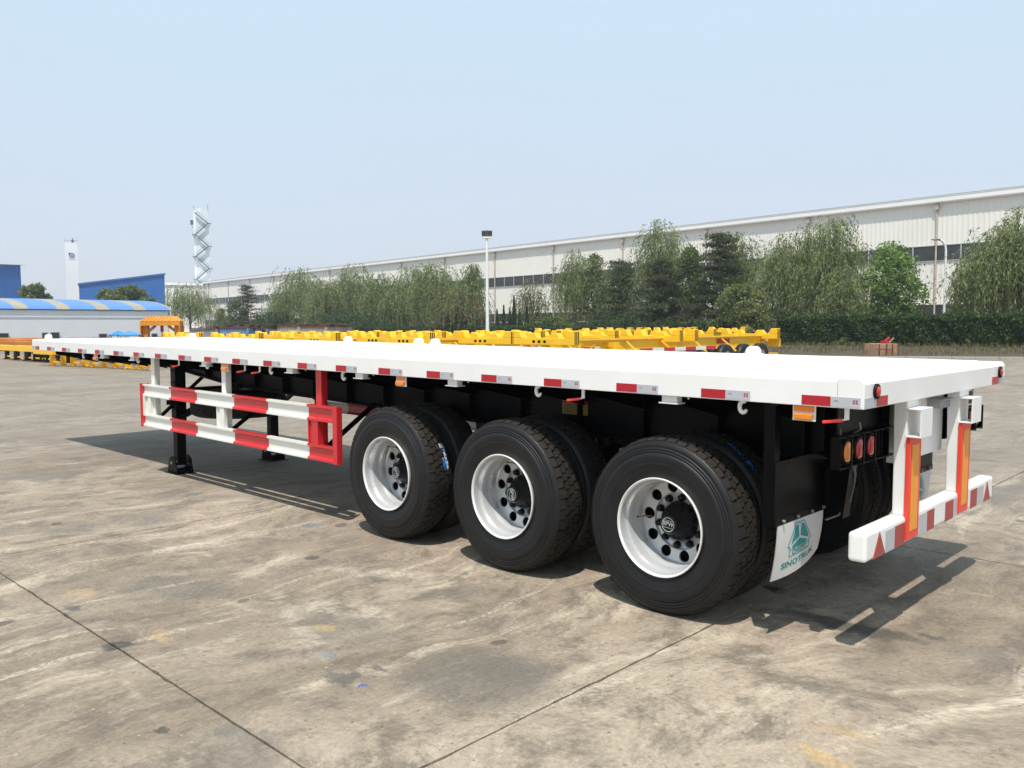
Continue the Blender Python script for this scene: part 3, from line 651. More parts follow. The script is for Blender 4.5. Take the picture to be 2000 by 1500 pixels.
w0 = make_wheel(); spins = [0.1, 0.75, 1.4, 0.5, 1.1, 0.2]; WR = 0.5405
for i in range(3):
    for s in (0, 1):
        o = w0 if (i == 0 and s == 0) else copy_tree(w0, T)
        o.location = (-1.196-1.31*i, 0.012 if s == 0 else WY-0.012, WR - 0.003*i); sp = spins[i*2+s]
        o.rotation_euler = (0, sp, 0) if s == 0 else Euler((0, sp, math.pi)).to_matrix().to_euler()
# remains of blue and white paint marks on the front tread and rear inner tyre
def paint_marks(wx, wz, y0, a0, a1, n, seed, mats):
    n = n//2
    rs = random.Random(seed); o = MB()
    for k in range(n):
        a = R(rs.uniform(a0, a1)); y = y0 + rs.uniform(-0.02, 0.02); rr = 0.5425; w = rs.uniform(0.003, 0.009); h = rs.uniform(0.006, 0.028)
        tx, tz = -math.sin(a), math.cos(a); c = Vector((wx+rr*math.cos(a), y, wz+rr*math.sin(a)))
        o.add([c+Vector((tx*h*u, w*v, tz*h*u)) for u, v in ((-1, -.6), (1, -1), (.8, 1), (-1, .7))], [(0,1,2,3)], rs.choice((0, 0, 1)))
    o.build('paint_marks', mats, T, kind='stuff')
paint_marks(-3.816, WR, 0.20, 8, 30, 50, 3, [M['bluep'], M['flap']]); paint_marks(-1.196, WR, 0.40, 40, 62, 60, 4, [M['bluep'], M['blackm']])
# axles, hangers, springs, brake chambers
for i in range(3):
    x = -1.196-1.31*i
    o = MB(); o.tube([(x, 0.62, WR), (x, 1.88, WR)], 0.07, 16); o.tube([(x, 0.55, WR), (x, 0.66, WR)], 0.2, 24); o.tube([(x, 1.84, WR), (x, 1.95, WR)], 0.2, 24); o.build('axle', M['black'], T)
    for y in (YB1, YB2):
        o = MB()
        for k in range(6): o.bar((x-0.50+0.05*k, y, 0.615+0.014*k), (x+0.50-0.05*k, y, 0.615+0.014*k), 0.075, 0.012)
        o.box(x-0.08, x+0.08, y-0.06, y+0.06, 0.60, 0.72); o.build('leaf_spring', M['blackm'], T)
        o = MB(); o.prism([(x-0.76, 0.945), (x-0.55, 0.945), (x-0.60, 0.62), (x-0.71, 0.62)], y-0.05, y+0.05, 'y'); o.build('spring_hanger', M['black'], T)
        o = MB(); yy = y+0.22 if y < 1.25 else y-0.22; o.tube([(x+0.12, yy, 0.72), (x+0.32, yy, 0.78)], 0.075, 16); o.tube([(x+0.335, yy, 0.785), (x+0.46, yy, 0.82)], 0.07, 16); o.build('brake_chamber', M['black'], T)
o = MB(); o.prism([(-0.5, 0.95), (-0.32, 0.95), (-0.36, 0.62), (-0.46, 0.62)], YB1-0.05, YB1+0.05, 'y'); o.build('spring_hanger', M['black'], T)
o = MB(); o.prism([(-0.5, 0.95), (-0.32, 0.95), (-0.36, 0.62), (-0.46, 0.62)], YB2-0.05, YB2+0.05, 'y'); o.build('spring_hanger', M['black'], T)
# spare wheel slung flat under the beams
sp = tyre_mesh().build('spare_tyre', [M['rubber'], M['tread']], T); sp.rotation_euler = (math.pi/2, 0, 0); sp.location = (-7.6, 0.80, 0.655)
o = MB(); o.lathe([(0.96, 0.0), (0.96, 0.30), (0.955, 0.34), (0.93, 0.34)], (-7.6, 0.8, 0), 40, 'z'); o.lathe([(0.70, 0.0), (0.70, 0.28), (0.69, 0.28)], (-7.6, 0.8, 0), 32, 'z'); o.tube([(-7.6, 0.8, 0.62), (-7.6, 0.8, 1.3)], 0.018, 8)
o.box(-8.0, -7.95, 0.3, 1.3, 0.965, 0.985); o.box(-7.25, -7.2, 0.3, 1.3, 0.965, 0.985); o.build('spare_wheel_carrier', M['black'], T)

# ------------------------------------------------------------ mudguards with printed flaps
def flap_pt(u, v, y0=0.035, y1=0.605):
    """u across 0..1, v down 0..1"""
    y = y0 + (y1-y0)*u; z = 0.687 - v*(0.325 - 0.085*u**2); dx = -0.035*v*v*(1-0.5*u) + 0.022*math.sin(u*3.0)*v
    y -= 0.035*(u**2)*v**2; return (-0.447 + dx, y, z)
def mudguard(side):
    fl = lambda p: p if side == 0 else (p[0], WY-p[1], p[2])
    o = MB(); o.add([fl((-0.45, y, z)) for y, z in ((0.0, 0.68), (0.62, 0.68), (0.62, 1.02), (0.0, 1.02))] + [fl((-0.456, y, z)) for y, z in ((0.0, 0.68), (0.62, 0.68), (0.62, 1.02), (0.0, 1.02))], [(0,1,2,3), (7,6,5,4), (0,4,5,1), (1,5,6,2), (2,6,7,3), (3,7,4,0)])
    o.add([fl(p) for p in ((-0.446, 0.0, 0.672), (-0.446, 0.62, 0.672), (-0.446, 0.62, 0.712), (-0.446, 0.0, 0.712))], [(0,1,2,3)])
    y_ = sorted((fl((0, 0.0, 0))[1], fl((0, 0.008, 0))[1])); o.box(-0.52, -0.457, y_[0], y_[1], 0.68, ZB-0.01)
    o.box(-0.50, -0.458, *sorted((fl((0, 0.009, 0))[1], fl((0, 0.06, 0))[1])), 1.02, ZB-0.01)
    mg = o.build('mudguard', M['black'], T, bevel=0.0)
    o = MB(); nu, nv = 48, 40; v = [flap_pt(i/nu, j/nv) for j in range(nv+1) for i in range(nu+1)]; vb = [(a-0.004, b, c) for a, b, c in v]
    K = len(v); f = [(j*(nu+1)+i, j*(nu+1)+i+1, (j+1)*(nu+1)+i+1, (j+1)*(nu+1)+i) for j in range(nv) for i in range(nu)]
    o.add([fl(p) for p in v+vb], f + [tuple(k+K for k in q[::-1]) for q in f], 0, True)
    fp = o.build('mud_flap', M['flap'], mg)
    o = MB()
    for y in (0.09, 0.26, 0.44, 0.59): o.tube([fl((-0.444, y, 0.692)), fl((-0.432, y, 0.692))], 0.009, 8)
    o.build('flap_bolts', M['steel'], mg)
    # emblem and words, printed: (u,v) map in metres on a 0.57 x 0.33 flap
    o = MB(); W_, H_ = 0.57, 0.33
    def ink(pts, faces, dx=0.0014):
        vv = []
        for (a, b) in pts:
            p = flap_pt(a/W_, b/H_); vv.append(fl((p[0]+dx, p[1], p[2])))
        o.add(vv, faces)
    def poly(pts): ink(pts, [tuple(range(len(pts)))])
    def line(pts, w, closed=True):
        n = len(pts)
        for i in range(n if closed else n-1):
            a = Vector(pts[i]); b = Vector(pts[(i+1) % n]); d = (b-a).normalized()*w/2; q = Vector((-d.y, d.x))
            A_, B_ = a-d, b+d; ns = max(1, int((B_-A_).length/0.012))
            for t in range(ns):
                p_, r_ = A_.lerp(B_, t/ns), A_.lerp(B_, (t+1)/ns); ink([tuple(p_+q), tuple(r_+q), tuple(r_-q), tuple(p_-q)], [(0,1,2,3)], 0.0022)
    cx, cy = 0.262, 0.118
    def E_(x, y): return (cx + x*1.40, cy + 0.004 + y*0.96)
    poly([E_(-.012, -.078), E_(-.006, -.002), E_(-.070, .030), E_(-.042, -.060), E_(-.030, -.078)])      # left sail
    poly([E_(.012, -.078), E_(.030, -.078), E_(.046, -.058), E_(.078, .022), E_(.070, .030), E_(.006, -.002)])
    poly([E_(0, .010), E_(.062, .040), E_(.058, .058), E_(-.058, .058), E_(-.062, .040)])
    line([E_(-.036, -.092), E_(-.008, -.092), E_(0, -.080), E_(.008, -.092), E_(.038, -.092), E_(.098, .038), E_(.078, .046), E_(.078, .062), E_(.082, .062), E_(.082, .100), E_(-.082, .100), E_(-.082, .062), E_(-.078, .062), E_(-.078, .046), E_(-.098, .038)], 0.006)
    line([E_(-.082, .062), E_(.082, .062)], 0.004, False)
    for txt, sz, yy, bo in (('CNHTC', 0.034, 0.200, 0.0012), ('SINOTRUK', 0.048, 0.262, 0.0016)):
        v_, f_ = text_poly(txt, sz, bo); xs_ = [p[0] for p in v_]; w = max(xs_)-min(xs_); k = (0.170 if txt[0] == 'C' else 0.38)/w
        ink([(cx + (p[0]*k if side == 0 else -p[0]*k) , yy - p[1] + (0.0)) for p in v_], f_)
    o.build('emblem_print', M['teal'], fp, fix=False)
mudguard(0); mudguard(1)
# brake hose loop behind the flap
o = MB(); o.tube([(-0.30, 0.66, 0.95), (-0.32, 0.74, 0.88), (-0.34, 0.77, 0.80), (-0.35, 0.75, 0.72), (-0.38, 0.66, 0.64), (-0.42, 0.58, 0.62)], 0.006, 8); o.build('air_hose', M['lampgrey'], T)
o = MB(); o.tube([(-0.05, 0.09, 1.26), (-0.07, 0.16, 1.22), (-0.12, 0.2, 1.19)], 0.004, 6); o.tube([(-0.14, 0.08, 1.19), (-0.16, 0.12, 1.215), (-0.2, 0.2, 1.21), (-0.22, 0.3, 1.19)], 0.004, 6); o.build('lamp_cable', M['lampgrey'], T)

# ------------------------------------------------------------ rear frame: lamp clusters, bumper, plates
def lamps(side):
    fy = lambda y: y if side == 0 else WY-y
    def bx(o, x0, x1, y0, y1, z0, z1, m=0): o.box(x0, x1, *sorted((fy(y0), fy(y1))), z0, z1, m)
    o = MB(); z0, z1 = 1.015, 1.180
    bx(o, -0.17, -0.16, 0.03, 0.77, z0, z1); bx(o, -0.16, -0.118, 0.03, 0.774, z1-0.006, z1); bx(o, -0.16, -0.118, 0.03, 0.774, z0, z0+0.006); bx(o, -0.16, -0.118, 0.03, 0.036, z0+.006, z1-.006)
    for y in (0.555, 0.600): bx(o, -0.16, -0.125, y, y+0.008, z0+.006, z1-.006)
    h = o.build('lamp_housing', M['black'], T, bevel=0.002)
    o = MB(); bx(o, -0.1595, -0.150, 0.040, 0.552, z0+.008, z1-.008); o.build('lamp_backplate', M['blackm'], h, bevel=0.003)
    for k, (yc, c) in enumerate(((0.145, 'amber'), (0.300, 'lred'), (0.455, 'lred'))):
        o = MB(); o.lathe([(-0.1495, 0.066), (-0.125, 0.066), (-0.122, 0.060), (-0.128, 0.056)], (0, fy(yc), 1.098), 28, 'x', 1); o.lathe([(-0.140, 0.057), (-0.122, 0.052), (-0.114, 0.035), (-0.112, 0.0)], (0, fy(yc), 1.098), 28, 'x', 0)
        o.build('tail_lamp', [M[c], M['blackm']], h)
        o = MB(); bx(o, -0.100, -0.092, yc-0.034, yc-0.024, z0, z1); bx(o, -0.116, -0.092, yc-0.034, yc-0.024, z1-.006, z1); bx(o, -0.116, -0.092, yc-0.034, yc-0.024, z0, z0+.006); o.build('guard_bar', M['black'], h)
    o = MB(); o.lathe([(-0.002, 0.034), (0.012, 0.034), (0.016, 0.030), (0.014, 0.024)], (0.004, fy(0.142), 1.418), 28, 'x', 1); o.lathe([(0.010, 0.024), (0.019, 0.020), (0.023, 0.010), (0.023, 0.0)], (0.004, fy(0.142), 1.418), 24, 'x', 0)
    for v in range(len(o.v)): p = o.v[v]; o.v[v] = (p[0], p[1], 1.418+(p[2]-1.418)*1.15)
    o.build('corner_lamp', [M['lred'], M['blackm']], T)
    o = MB(); bx(o, -0.175, -0.165, 0.10, 0.77, 1.19, ZB-0.01); bx(o, -0.5, -0.46, 0.62, 0.68, 0.9, 1.3); o.build('rear_cross_panel', M['black'], T)
lamps(0); lamps(1)
# bumper bar with rounded ends
XR = -0.012
o = MB(); o.box(-0.108, XR, 0.125, 2.385, 0.535, 0.690); bb = o.build('bumper_bar', M['white'], T, bevel=0.020, seg=4)
def ry(y): return y - 0.090 - 0.02*y
for y0, y1, c in ((.485, .619, 's'), (.621, .772, 'd'), (1.00, 1.142, 's'), (1.144, 1.272, 'd'), (1.482, 1.634, 'd'), (1.636, 1.75, 's'), (2.0, 2.139, 'd'), (2.141, 2.293, 's')):
    o = MB(); o.box(XR+0.0002, XR+0.0025, ry(y0), ry(y1), 0.541, 0.660); o.build('bumper_sticker', M['tsil' if c == 's' else 'dullred'], bb)
for y0, y1 in ((0.313, 0.483), (2.295, 2.455)):
    o = MB(); o.prism([(ry(y0), 0.541), (ry(y1), 0.541), (ry((y0+y1)/2), 0.672)], XR+0.0002, XR+0.0035, 'x'); o.build('triangle_reflector', M['dullred'], bb)
for y0 in (0.682, 1.602):
    o = MB(); o.prism([(-0.088, 0.6905), (XR-0.01, 0.6905), (XR-0.01, ZB), (-0.098, ZB), (-0.09, 1.0)], y0, y0+0.185, 'y'); o.build('bumper_upright', M['white'], T, bevel=0.006)
for y0 in (0.655, 1.575):
    o = MB(); y0 += 0.018; o.box(XR-0.0095, XR-0.002 + 0.014, y0, y0+0.182, 0.555, 1.131, 0)
    rp = o.build('rear_reflector', M['redplate'], T, bevel=0.002)
    o = MB(); o.box(XR+0.0122, XR+0.0145, y0+0.036, y0+0.146, 0.602, 1.085, 0); o.build('orange_field', M['orangeplate'], rp)
for y0 in (0.66, 1.585):
    o = MB(); z0, z1 = 1.132, 1.292; x0, x1 = XR-0.008, 0.058
    o.box(x0, x1, y0, y0+0.185, z0, z0+0.008); o.box(x0, x1, y0, y0+0.185, z1-0.008, z1); o.box(x1-0.008, x1, y0+0.004, y0+0.185, z0+0.008, z1-0.008)
    o.build('bumper_bracket', M['white'], T, bevel=0.002)
o = MB(); o.box(-0.145, -0.137, 0.88, 1.66, 0.945, ZB-0.006); o.box(-0.20, -0.146, 0.88, 0.886, 0.945, ZB-0.006); pl_ = o.build('number_plate_panel', M['white'], T, bevel=0.002)
o = MB(); o.box(-0.1365, -0.06, 1.36, 1.54, 1.235, 1.285); o.box(-0.1365, -0.04, 1.34, 1.56, 1.2855, 1.292); o.build('plate_lamp', M['steel'], pl_, bevel=0.004)
o = MB(); o.box(-0.13, -0.1245, 2.12, 2.30, 1.29, ZB-0.005); o.box(-0.12, -0.115, 2.22, 2.26, 1.13, 1.33); o.build('far_hanger_strip', M['cream'], T)

# ============================================================ THE YARD BEHIND
def wheel_small(parent, x, y, r=0.5, w=0.28, s=1):
    o = MB(); o.lathe([(0, r*0.55), (0, r*0.9), (0.03, r), (w-0.03, r), (w, r*0.9), (w, r*0.55)], (0, 0, 0), 24, 'x'); o.lathe([(0.03, r*0.55), (0.09, r*0.5), (0.09, 0.0)], (0, 0, 0), 20, 'x', 1)
    o.lathe([(w-0.03, r*0.55), (w-0.09, r*0.5), (w-0.09, 0.0)], (0, 0, 0), 20, 'x', 1)
    o = o.build('wheel', [M['rubber'], M['rim']], parent); o.location = (x, y, r); return o
def make_chassis():
    """skeletal container chassis, nose at y=0, rear at y=12.2"""
    t = empty('container_chassis', cat='container chassis', group='yellow container chassis parked side by side in the yard')
    for x in (-0.5, 0.5):
        o = MB(); poly = [(0.1, 1.18), (2.9, 1.18), (3.6, 0.86), (11.9, 0.86), (11.9, 1.25), (0.1, 1.28)]
        o.prism(poly, x-0.02, x+0.02, 'x')
        o.box(x-0.09, x+0.09, 0.1, 11.9, 1.25, 1.275); o.box(x-0.09, x+0.09, 3.6, 11.9, 0.84, 0.86)
        o.build('main_beam', M['yellow'], t)
    bb_ = None
    for y in (0.12, 5.4, 6.3, 12.0):
        if bb_ is None:
            o = MB(); o.box(-1.22, 1.22, -0.13, 0.13, 1.14, 1.345)
            for s in (-1, 1):
                o.prism([(s*1.22, 1.346), (s*0.86, 1.346), (s*0.96, 1.55), (s*1.22, 1.55)], -0.13, 0.13, 'y')
                o.prism([(s*0.66, 1.346), (s*0.24, 1.346), (s*0.34, 1.49), (s*0.56, 1.49)], -0.10, 0.10, 'y')
            bb_ = o.build('bolster', M['yellow'], t, bevel=0.012, seg=1); o = bb_
            stp = []
            for s in (-1, 1):
                for k in (-0.075, 0.0, 0.075):
                    st = MB(); st.box(*sorted((s*1.221, s*1.2235)), k-0.018, k+0.018, 1.16, 1.53); stp.append(st.build('warning_stripe', M['blackm'], bb_))
        else:
            o = bb_.copy(); COL.objects.link(o)
            for q in stp: q = q.copy(); COL.objects.link(q); q.parent = o
        o.location = (0, y, 0)
    o = MB()
    for x in (-0.22, 0.0, 0.22): o.lathe([(-0.03, 0.045), (0.0, 0.045), (0.0, 0.0)], (x, -0.14, 1.24), 10, 'y')
    o.build('air_coupling', M['blackm'], t)
    for s in (-1, 1):
        o = MB(); o.box(s*0.72-0.07, s*0.72+0.07, 2.5, 2.65, 0.25, 1.18); o.box(s*0.72-0.05, s*0.72+0.05, 2.52, 2.63, 0.06, 0.25); o.box(s*0.72-0.15, s*0.72+0.15, 2.45, 2.7, 0.0, 0.06)
        o.build('landing_leg', M['yellow'], t)
        o = MB(); o.bar((s*0.7, 2.7, 0.35), (s*0.5, 4.0, 0.95), 0.06, 0.05); o.build('leg_brace', M['yellow'], t)
        o = MB()
        for k in range(7):
            for z in (0.58, 0.86): o.box(*sorted((s*1.17, s*1.21)), 3.2+k*0.62, 3.2+(k+1)*0.62, z, z+0.12, k % 2)
        o.build('side_guard', [M['red'], M['cream']], t)
        o = MB()
        for k in range(4): o.bar((s*0.55, 3.3+k*1.9, 1.2), (s*1.15, 3.3+k*1.9, 0.75), 0.05, 0.04)
        for k in range(6): o.bar((s*0.1, 1.0+k*1.9, 1.25), (s*0.5, 1.9+k*1.9, 1.25), 0.06, 0.05)
        o.build('outriggers', M['yellow'], t, kind='stuff')
        for y in (8.6, 9.9, 11.1): wheel_small(t, s*0.92-0.14, y)
    for y in (3.6, 5.0, 7.5, 9.2, 10.6):
        o = MB(); o.box(-0.5, 0.5, y-0.05, y+0.05, 1.0, 1.25); o.build('cross_member', M['yellow'], t)
    for s in (-1, 1):
        o = MB(); o.box(s*0.95-0.25, s*0.95+0.25, 12.14, 12.2, 0.85, 1.15, 0); o.disc((s*0.95-0.12, 12.202, 1.0), 0.07, 12, 'y', 1); o.disc((s*0.95+0.08, 12.202, 1.0), 0.07, 12, 'y', 1); o.build('rear_lamp', [M['yellow'], M['lred']], t)
    o = MB(); o.box(-1.15, 1.15, 12.0, 12.12, 0.5, 0.62); o.box(-0.6, -0.5, 12.0, 12.1, 0.62, 1.2); o.box(0.5, 0.6, 12.0, 12.1, 0.62, 1.2); o.build('rear_bumper', M['yellow'], t)
    o = MB(); o.box(0.521, 0.53, 8.7, 9.6, 1.02, 1.20, 0); o.build('makers_sign', M['tred'], t); 
    return t
ch0 = make_chassis(); ordn = ['first', 'second', 'third', 'fourth', 'fifth', 'sixth', 'seventh', 'eighth', 'ninth', 'tenth', 'eleventh', 'twelfth', 'thirteenth']
spots = [(-15.1, 14.6), (-18.0, 15.0), (-20.9, 14.2), (-23.8, 15.1), (-26.7, 14.5), (-29.6, 15.2), (-32.5, 14.6), (-35.4, 15.1), (-38.3, 14.8), (-41.0, 15.3)]
for i, (x, y) in enumerate(spots):
    o = ch0 if i == 0 else copy_tree(ch0)
    o.location = (x, y, -0.015*min(i, 6)); o.rotation_euler = (0, 0, R(-1.2 + 0.6*math.sin(i*2.3)))
    o['label'] = ('yellow skeletal container chassis, rightmost of the row behind the deck, wheels in view' if i == 0 else
                  'yellow skeletal container chassis, %s from the right in the row behind the white deck' % ordn[i])
# second row further back
spots2 = [(-24.5, 29.5), (-28.0, 29.8)]
for i, (x, y) in enumerate(spots2):
    o = copy_tree(ch0); o.location = (x, y, 0); o.rotation_euler = (0, 0, R(-1.0))
    o['label'] = 'yellow container chassis in the second row nearer the hedge, %s from the right there' % ordn[i]
# low yellow frames at the left, standing on short legs
def make_low(colm, legm, name, L=11.5):
    t = empty(name)
    for x in (-0.45, 0.45):
        o = MB(); o.prism([(0.0, 0.50), (2.2, 0.46), (L, 0.42), (L, 0.72), (0.0, 0.70)], x-0.02, x+0.02, 'x'); o.box(x-0.08, x+0.08, 0.0, L, 0.72, 0.74); o.build('main_beam', colm, t)
    b0 = None
    for y in (0.05, 2.6, 5.4, 8.4, L):
        if b0 is None:
            o = MB(); o.box(-1.15, 1.15, -0.1, 0.1, 0.52, 0.80); b0 = o.build('bolster', colm, t, bevel=0.01, seg=1); o = b0
        else: o = b0.copy(); COL.objects.link(o)
        o.location = (0, y, 0)
    o = MB()
    for k in range(5): o.bar((-0.45, 0.6+k*2.2, 0.6), (0.45, 1.7+k*2.2, 0.6), 0.08, 0.06)
    o.build('lattice_brace', colm, t)
    for s in (-1, 1):
        o = MB(); o.box(s*0.62-0.09, s*0.62+0.09, 0.5, 0.68, 0.05, 0.52); o.box(s*0.62-0.13, s*0.62+0.13, 0.45, 0.73, 0.0, 0.05); o.build('landing_leg', legm, t)
        for y in (8.0, 9.2, 10.4): wheel_small(t, s*0.92-0.14, y, 0.38, 0.24)
        o = MB()
        for k in range(5): o.box(*sorted((s*1.10, s*1.14)), 2.8+k*0.6, 2.8+(k+1)*0.6, 0.30, 0.46, k % 2)
        o.build('side_guard', [M['red'], M['cream']], t)
    o = MB(); o.box(-0.62, 0.62, 0.54, 0.60, 0.12, 0.20); o.build('leg_cross_bar', colm, t)
    return t
lo0 = make_low(M['yellow'], M['yellow'], 'low_chassis_frame')
lows = [(285, 34.6), (237, 35.9), (190, 36.9), (153, 37.9), (112, 38.8)]
for i, (px, d) in enumerate(lows):
    o = lo0 if i == 0 else copy_tree(lo0); p = atg(px, d); o.location = (p.x, p.y-0.55, 0); o.rotation_euler = (0, 0, R(2))
    tag(o, 'low yellow chassis frame on yellow legs, %s from the right under the deck front' % ordn[i], 'chassis frame', 'low yellow chassis frames beneath the front of the deck')
lb0 = make_low(M['yellow'], M['blackm'], 'low_chassis_frame')
for i, (px, d) in enumerate([(97, 41.3), (80, 41.8), (68, 42.4), (55, 43.0), (42, 43.8), (20, 45.0), (0, 46.5)]):
    o = lb0 if i == 0 else copy_tree(lb0); p = atg(px, d); o.location = (p.x, p.y, 0); o.rotation_euler = (0, 0, R(4))
    tag(o, 'low yellow chassis frame on black legs, %s from the right at the left edge' % ordn[i], 'chassis frame', 'low yellow frames on black legs at the left edge')
ob0 = make_low(M['orange'], M['rust'], 'orange_frame', 12.5)
for i, (px, d, z) in enumerate([(75, 56, 0.0), (15, 58, 0.0), (75, 60, 0.08), (10, 62, 0.08)]):
    o = ob0 if i == 0 else copy_tree(ob0); p = atg(px, d); o.location = (p.x, p.y, z); o.rotation_euler = (0, 0, R(78))
    tag(o, 'weathered orange steel frame %s, %s' % ('in the rear line' if z else 'in the front line', 'beside the front tip of the deck' if px > 40 else 'at the left picture edge'), 'steel frame', 'orange steel frames stored behind the yellow ones')

# ------------------------------------------------------------ warehouse
FO = Vector((43.0, 71.0)); FD = Vector((-0.64, 0.769)).normalized(); FN = Vector((-FD.y, FD.x))    # camera (lateral, depth); FN points to the camera
if FN.dot(-FO) < 0: FN = -FN
def cam2w(lat, d):
    P = TR @ (CP + d*cf + lat*cr); return Vector((P.x, P.y))
W0 = cam2w(*FO); W1 = cam2w(*(FO + FD*100)); WD = (W1-W0).normalized(); WN = Vector((-WD.y, WD.x))
if WN.dot(Vector((CP.x, CP.y))-W0) < 0: WN = -WN
def wl(s, o=0.0, z=0.0):
    p = W0 + WD*s + WN*o; return Vector((p.x, p.y, z))
def s_at(px, o=0.0):
    t = (px-1000)/FPX; q = FO + FN*o; return (t*q.y - q.x)/(FD.x - t*FD.y)
# local frame: x along the facade (to the left), y out of the facade to the camera
wh = empty('warehouse', label='long cream metal-clad warehouse with white roof edge and dark ribbon windows behind the trees', cat='warehouse')
ang = math.atan2(WD.y, WD.x); wh.location = (W0.x, W0.y, 0); wh.rotation_euler = (0, 0, ang)
sgn = 1 if WN.dot(Vector((-WD.y, WD.x))) > 0 else -1
def wb(o, x0, x1, y0, y1, z0, z1, m=0): o.box(x0, x1, *sorted((sgn*y0, sgn*y1)), z0, z1, m)
S_END = s_at(405); HW = 12.9; S_BEG = -40
def clad(o, x0, x1, z0, z1, pitch=0.42):
    n = max(2, int((x1-x0)/pitch)); p = (x1-x0)/n; v = []; f = []
    for i in range(n):
        xa = x0+i*p
        for a, y in ((0, 0.0), (0.55*p, 0.0), (0.65*p, 0.022), (0.90*p, 0.022)): v += [(xa+a, sgn*y, z0), (xa+a, sgn*y, z1)]
    v += [(x1, 0.0, z0), (x1, 0.0, z1)]
    for i in range(len(v)//2-1): f.append((2*i, 2*i+2, 2*i+3, 2*i+1))
    o.add(v, f)
bay = 12.6; s1822 = s_at(1822); bays = [s1822 + bay*k for k in range(-4, 20)]; bays = [b for b in bays if S_BEG < b < S_END-2] 
edges = [S_BEG] + bays + [S_END]
o = MB(); wb(o, S_BEG, S_END, -40, -0.02, 0.0, HW-0.7); o.build('wall_core', M['clad'], wh)
for a, b in zip(edges[:-1], edges[1:]):
    o = MB(); clad(o, a+0.02, b-0.02, 8.62, HW-0.55); o.build('wall_panel', M['clad'], wh, fix=False)
    o = MB(); clad(o, a+0.02, b-0.02, 3.35, 7.28); o.build('wall_panel', M['clad'], wh, fix=False)
    o = MB(); wb(o, a, b, -0.01, 0.02, 7.28, 8.62, 0); wb(o, a, b, -0.01, 0.025, 0.9, 3.35, 0)
    wb(o, a, b, 0.02, 0.10, 7.20, 7.28, 1); wb(o, a, b, 0.02, 0.08, 8.58, 8.64, 1); wb(o, a, b, 0.03, 0.09, 2.05, 2.14, 1)
    w_ = o.build('window_band', [M['glass'], M['frame']], wh)
    o = MB(); n = int((b-a)/2.1)
    for k in range(1, n): x = a+(b-a)*k/n; wb(o, x-0.06, x+0.06, 0.02, 0.07, 7.28, 8.58)
    for k in range(1, n): x = a+(b-a)*k/n; wb(o, x-0.035, x+0.035, 0.025, 0.07, 0.9, 2.05 if k % 2 else 3.3)
    o.build('mullions', M['frame'], w_, kind='stuff')
for b in bays + [S_END-0.3]:
    o = MB(); o.tube([(b, sgn*0.14, 0.0), (b, sgn*0.14, HW-0.5)], 0.085, 8); wb(o, b-0.18, b+0.18, 0.05, 0.32, HW-1.15, HW-0.62); o.build('downpipe', M['pipe'], wh)
o = MB(); clad(o, 0, 0.9, 0.9, 0.9); o = MB()
wb(o, S_BEG, S_END+0.4, 0.0, 0.40, HW-0.56, HW-0.47); wb(o, S_BEG, S_END+0.4, -0.6, 0.44, HW-0.47, HW-0.06); wb(o, S_BEG, S_END+0.4, -2, 0.47, HW-0.06, HW+0.06); o.build('roof_edge', M['fascia'], wh)
o = MB(); o.prism([(sgn*0.5, HW+0.06), (-sgn*40, HW+2.4), (-sgn*40, HW-0.8), (sgn*0.0, HW-0.4)], S_BEG, S_END+0.3, 'x'); o.build('roof', M['fascia'], wh)
o = MB(); wb(o, S_END, S_END+0.03, -40, 0.0, 0.0, HW+0.0); o.build('end_wall', M['clad'], wh)
# lower annex at the far end
an = empty('annex_building', label='lower cream annex at the far left end of the long warehouse, behind the willow', cat='building')
a0, a1 = atg(322, 232), atg(420, 232)
def face_building(root, px0, px1, d, ytop0, ytop1, depth, mats, fascia=None, base=0.0, d1=None):
    d1 = d1 or d; p0, p1 = atg(px0, d), atg(px1, d1); v = (p1-p0); v.z = 0; L = v.length; v.normalize(); root.location = (p0.x, p0.y, 0); root.rotation_euler = (0, 0, math.atan2(v.y, v.x))
    z0, z1 = zat(px0, ytop0, d), zat(px1, ytop1, d1)
    o = MB(); o.prism([(0, base), (L, base), (L, z1), (0, z0)], 0.0, depth, 'y'); o.build('wall', mats[0], root)
    if fascia:
        o = MB(); o.prism([(-0.3, z0-0.1), (L+0.3, z1-0.1), (L+0.3, z1+0.5), (-0.3, z0+0.5)], -0.35, depth+0.3, 'y'); o.build('roof_edge', fascia, root)
    return L, z0, z1
L, z0, z1 = face_building(an, 325, 420, 235, 556, 558, 30, [M['clad']], M['fascia'])
o = MB(); o.tube([(L*0.05, -0.2, 0), (L*0.05, -0.2, z0)], 0.15, 8); o.build('downpipe', M['pipe'], an)
# blue sheds
b1 = empty('blue_shed', label='blue clad factory shed with roof rising to the right, behind the white tower', cat='building')
L, z0, z1 = face_building(b1, 158, 325, 174, 557, 537, 12, [M['blue']], d1=181)
o = MB()
for k in range(50): o.box(L*k/50, L*k/50+0.12, -0.06, 0.0, 0.0, (z0+(z1-z0)*k/50)-0.1)
o.build('cladding_ribs', M['blue'], b1, kind='stuff')
o = MB(); o.prism([(-0.2, z0), (L+0.2, z1), (L+0.2, z1+0.35), (-0.2, z0+0.35)], -0.3, 12, 'y'); o.build('roof_edge', M['blue'], b1)
b2 = empty('blue_shed', label='tall blue clad shed cut off by the left picture edge', cat='building')
L, z0, z1 = face_building(b2, -160, 46, 150, 512, 518, 40, [M['blue']], d1=165)
o = MB()
for k in range(60): o.box(L*k/60, L*k/60+0.12, -0.06, 0.0, 0.0, z0-0.1)
o.build('cladding_ribs', M['blue'], b2, kind='stuff')
o = MB(); o.prism([(-0.2, z0), (L+0.9, z1), (L+0.9, z1+0.25), (-0.2, z0+0.25)], -0.5, 40, 'y'); o.build('roof_edge', M['fascia'], b2)

